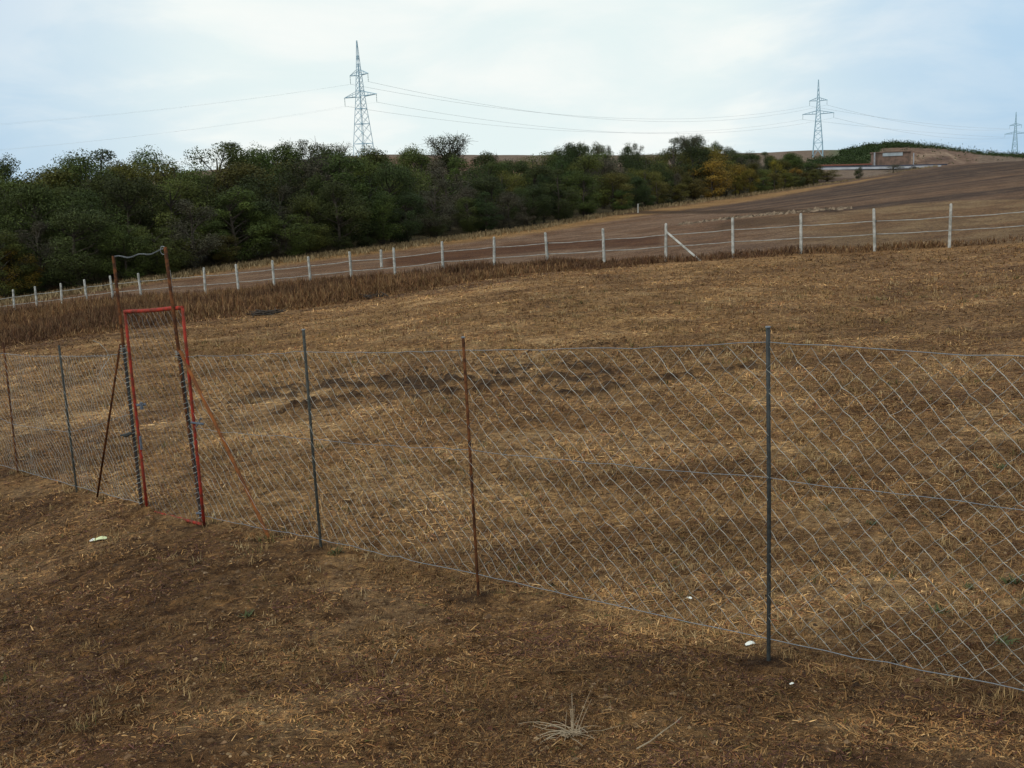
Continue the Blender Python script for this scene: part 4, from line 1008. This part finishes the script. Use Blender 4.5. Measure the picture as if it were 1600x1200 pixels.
for i in range(46):
    a = R.uniform(0, 6.28); up = abs(R.normal(0.1, 0.35)) if i > 7 else R.uniform(1.2, 1.5); L = R.uniform(0.10, 0.36) if i > 7 else R.uniform(0.15, 0.27); a += 0
    d = np.array([math.cos(a) * math.cos(up), math.sin(a) * math.cos(up), math.sin(up)]); b0 = R.normal(0, 0.028, 3) * [1, 1, 0]; L *= R.uniform(0.5, 1.0)
    pts = [b0 + d * L * t + np.array([0, 0, -0.10 * t * t * L * 4 * (1 if up < 1 else 0.3)]) + np.array([0, 0, 0.02]) for t in np.linspace(0, 1, 6)]
    for q_ in pts: q_[2] = max(q_[2], 0.006)
    paths.append(pts)
stalks(893, 1152, paths, STRAW, 'splayed tuft of pale dead grass stalks in the foreground', 'grass_tuft', 'grass tuft')
stalks(612, 1040, [[(0, 0, 0.01), (0.005, 0.06, 0.012), (0.03, 0.14, 0.03), (0.06, 0.2, 0.02)]], STRAW, 'single pale straw stalk lying below the rusty middle post', 'straw_stalk', 'stalk', 0.003)
stalks(995, 1175, [[(0, 0, 0.012), (0.07, 0.05, 0.02), (0.14, 0.12, 0.03), (0.2, 0.17, 0.04), (0.24, 0.24, 0.03)]], RUSTO if False else STRAW, 'curved brown stem lying right of the splayed grass tuft', 'dead_stem', 'stem', 0.0035)
GREEN = mat('weed_green', (0.07, 0.085, 0.03), 0.8, scale=20, var=0.3)
def weed(px, py, s, lab):
    P = ground_hit(px, py, 3.0, 60); n = 26; R2 = np.random.default_rng(int(px + py))
    a = R2.uniform(0, 6.28, n)
    V, Q, c = blades(R2.normal(0, s * .25, n), R2.normal(0, s * .25, n), np.full(n, 0.002), R2.uniform(0.4, 1, n) * s * 0.75, np.full(n, s * 0.09), R2.uniform(0.2, 1.1, n), a, np.ones((n, 3)))
    o = link('weed', mk_mesh('weed', V, Q, (GREEN,), False, c), None, (P[0], P[1], Hs(P[0], P[1]))); tag(o, lab, 'weed')
weed(527, 866, 0.11, 'small green weed at the foot of the dark grey green post')
weed(1563, 735, 0.11, 'green weed high at the right edge inside the fence')
weed(1362, 820, 0.09, 'tiny green weed inside the fence beside pale stubble')
weed(1580, 912, 0.12, 'green weed at the right edge halfway down the netting')
weed(1512, 920, 0.08, 'small green weed left of the weed at the right edge')
weed(1466, 957, 0.10, 'spread green weed near the bottom of the netting on the right')
weed(1572, 1008, 0.11, 'green weed near the bottom right corner behind the netting')
weed(385, 965, 0.09, 'small green weed in the foreground soil below the orange brace')
DBR = mat('dark_brush', (0.06, 0.045, 0.035), 0.95, scale=8, c2=(0.035, 0.028, 0.022))
def brush(px, py, Y, L, h, lab):
    P = W(px, py, Y); z = Hs(P[0], P[1]); R3 = np.random.default_rng(int(px)); mb = MB()
    for i in range(60):
        c = np.array([R3.uniform(-L, L), R3.normal(0, 0.25), abs(R3.normal(0, 0.5)) * h * 0.7]); d = R3.normal(0, 1, 3) * [0.5, 0.25, 0.12]
        d = d * 0.5; mb.tube([c - d, c + R3.normal(0, .03, 3), c + d], [0.015, 0.025, 0.01], 4)
    o = mb.build('brush_pile', DBR, None, loc=(P[0], P[1], z)); tag(o, lab, 'brush pile')
brush(415, 492, 42, 0.42, 0.2, 'dark heap of cut stems at the edge of the tall weeds, right of the gate')
brush(592, 466, 45, 0.5, 0.12, 'low dark heap of stems in the weeds farther right')
# spoil along the cut edge beyond the fence
x2, y2, s2 = [], [], []
for i in range(420):
    px = rng.uniform(1060, 1330); Yc = np.interp(px, [1060, 1330], [98, 86]); P = W(px, 331, Yc + rng.normal(0, 0.9)); x2.append(P[0]); y2.append(P[1])
x2, y2 = np.array(x2), np.array(y2); s2 = np.minimum(rng.lognormal(-1.9, 0.4, 420), 0.26)
V, Q, c = lumps(x2, y2, H(x2, y2) - 0.02, s2, np.array([0.22, 0.16, 0.11]) * rng.uniform(0.3, 1.4, (420, 1)))
o = link('spoil_lumps', mk_mesh('spoil_lumps', V, Q, (CLODM,), False, c)); tag(o, 'line of broken earth lumps along the cut edge beyond the white fence', 'earth lumps', kind='stuff')
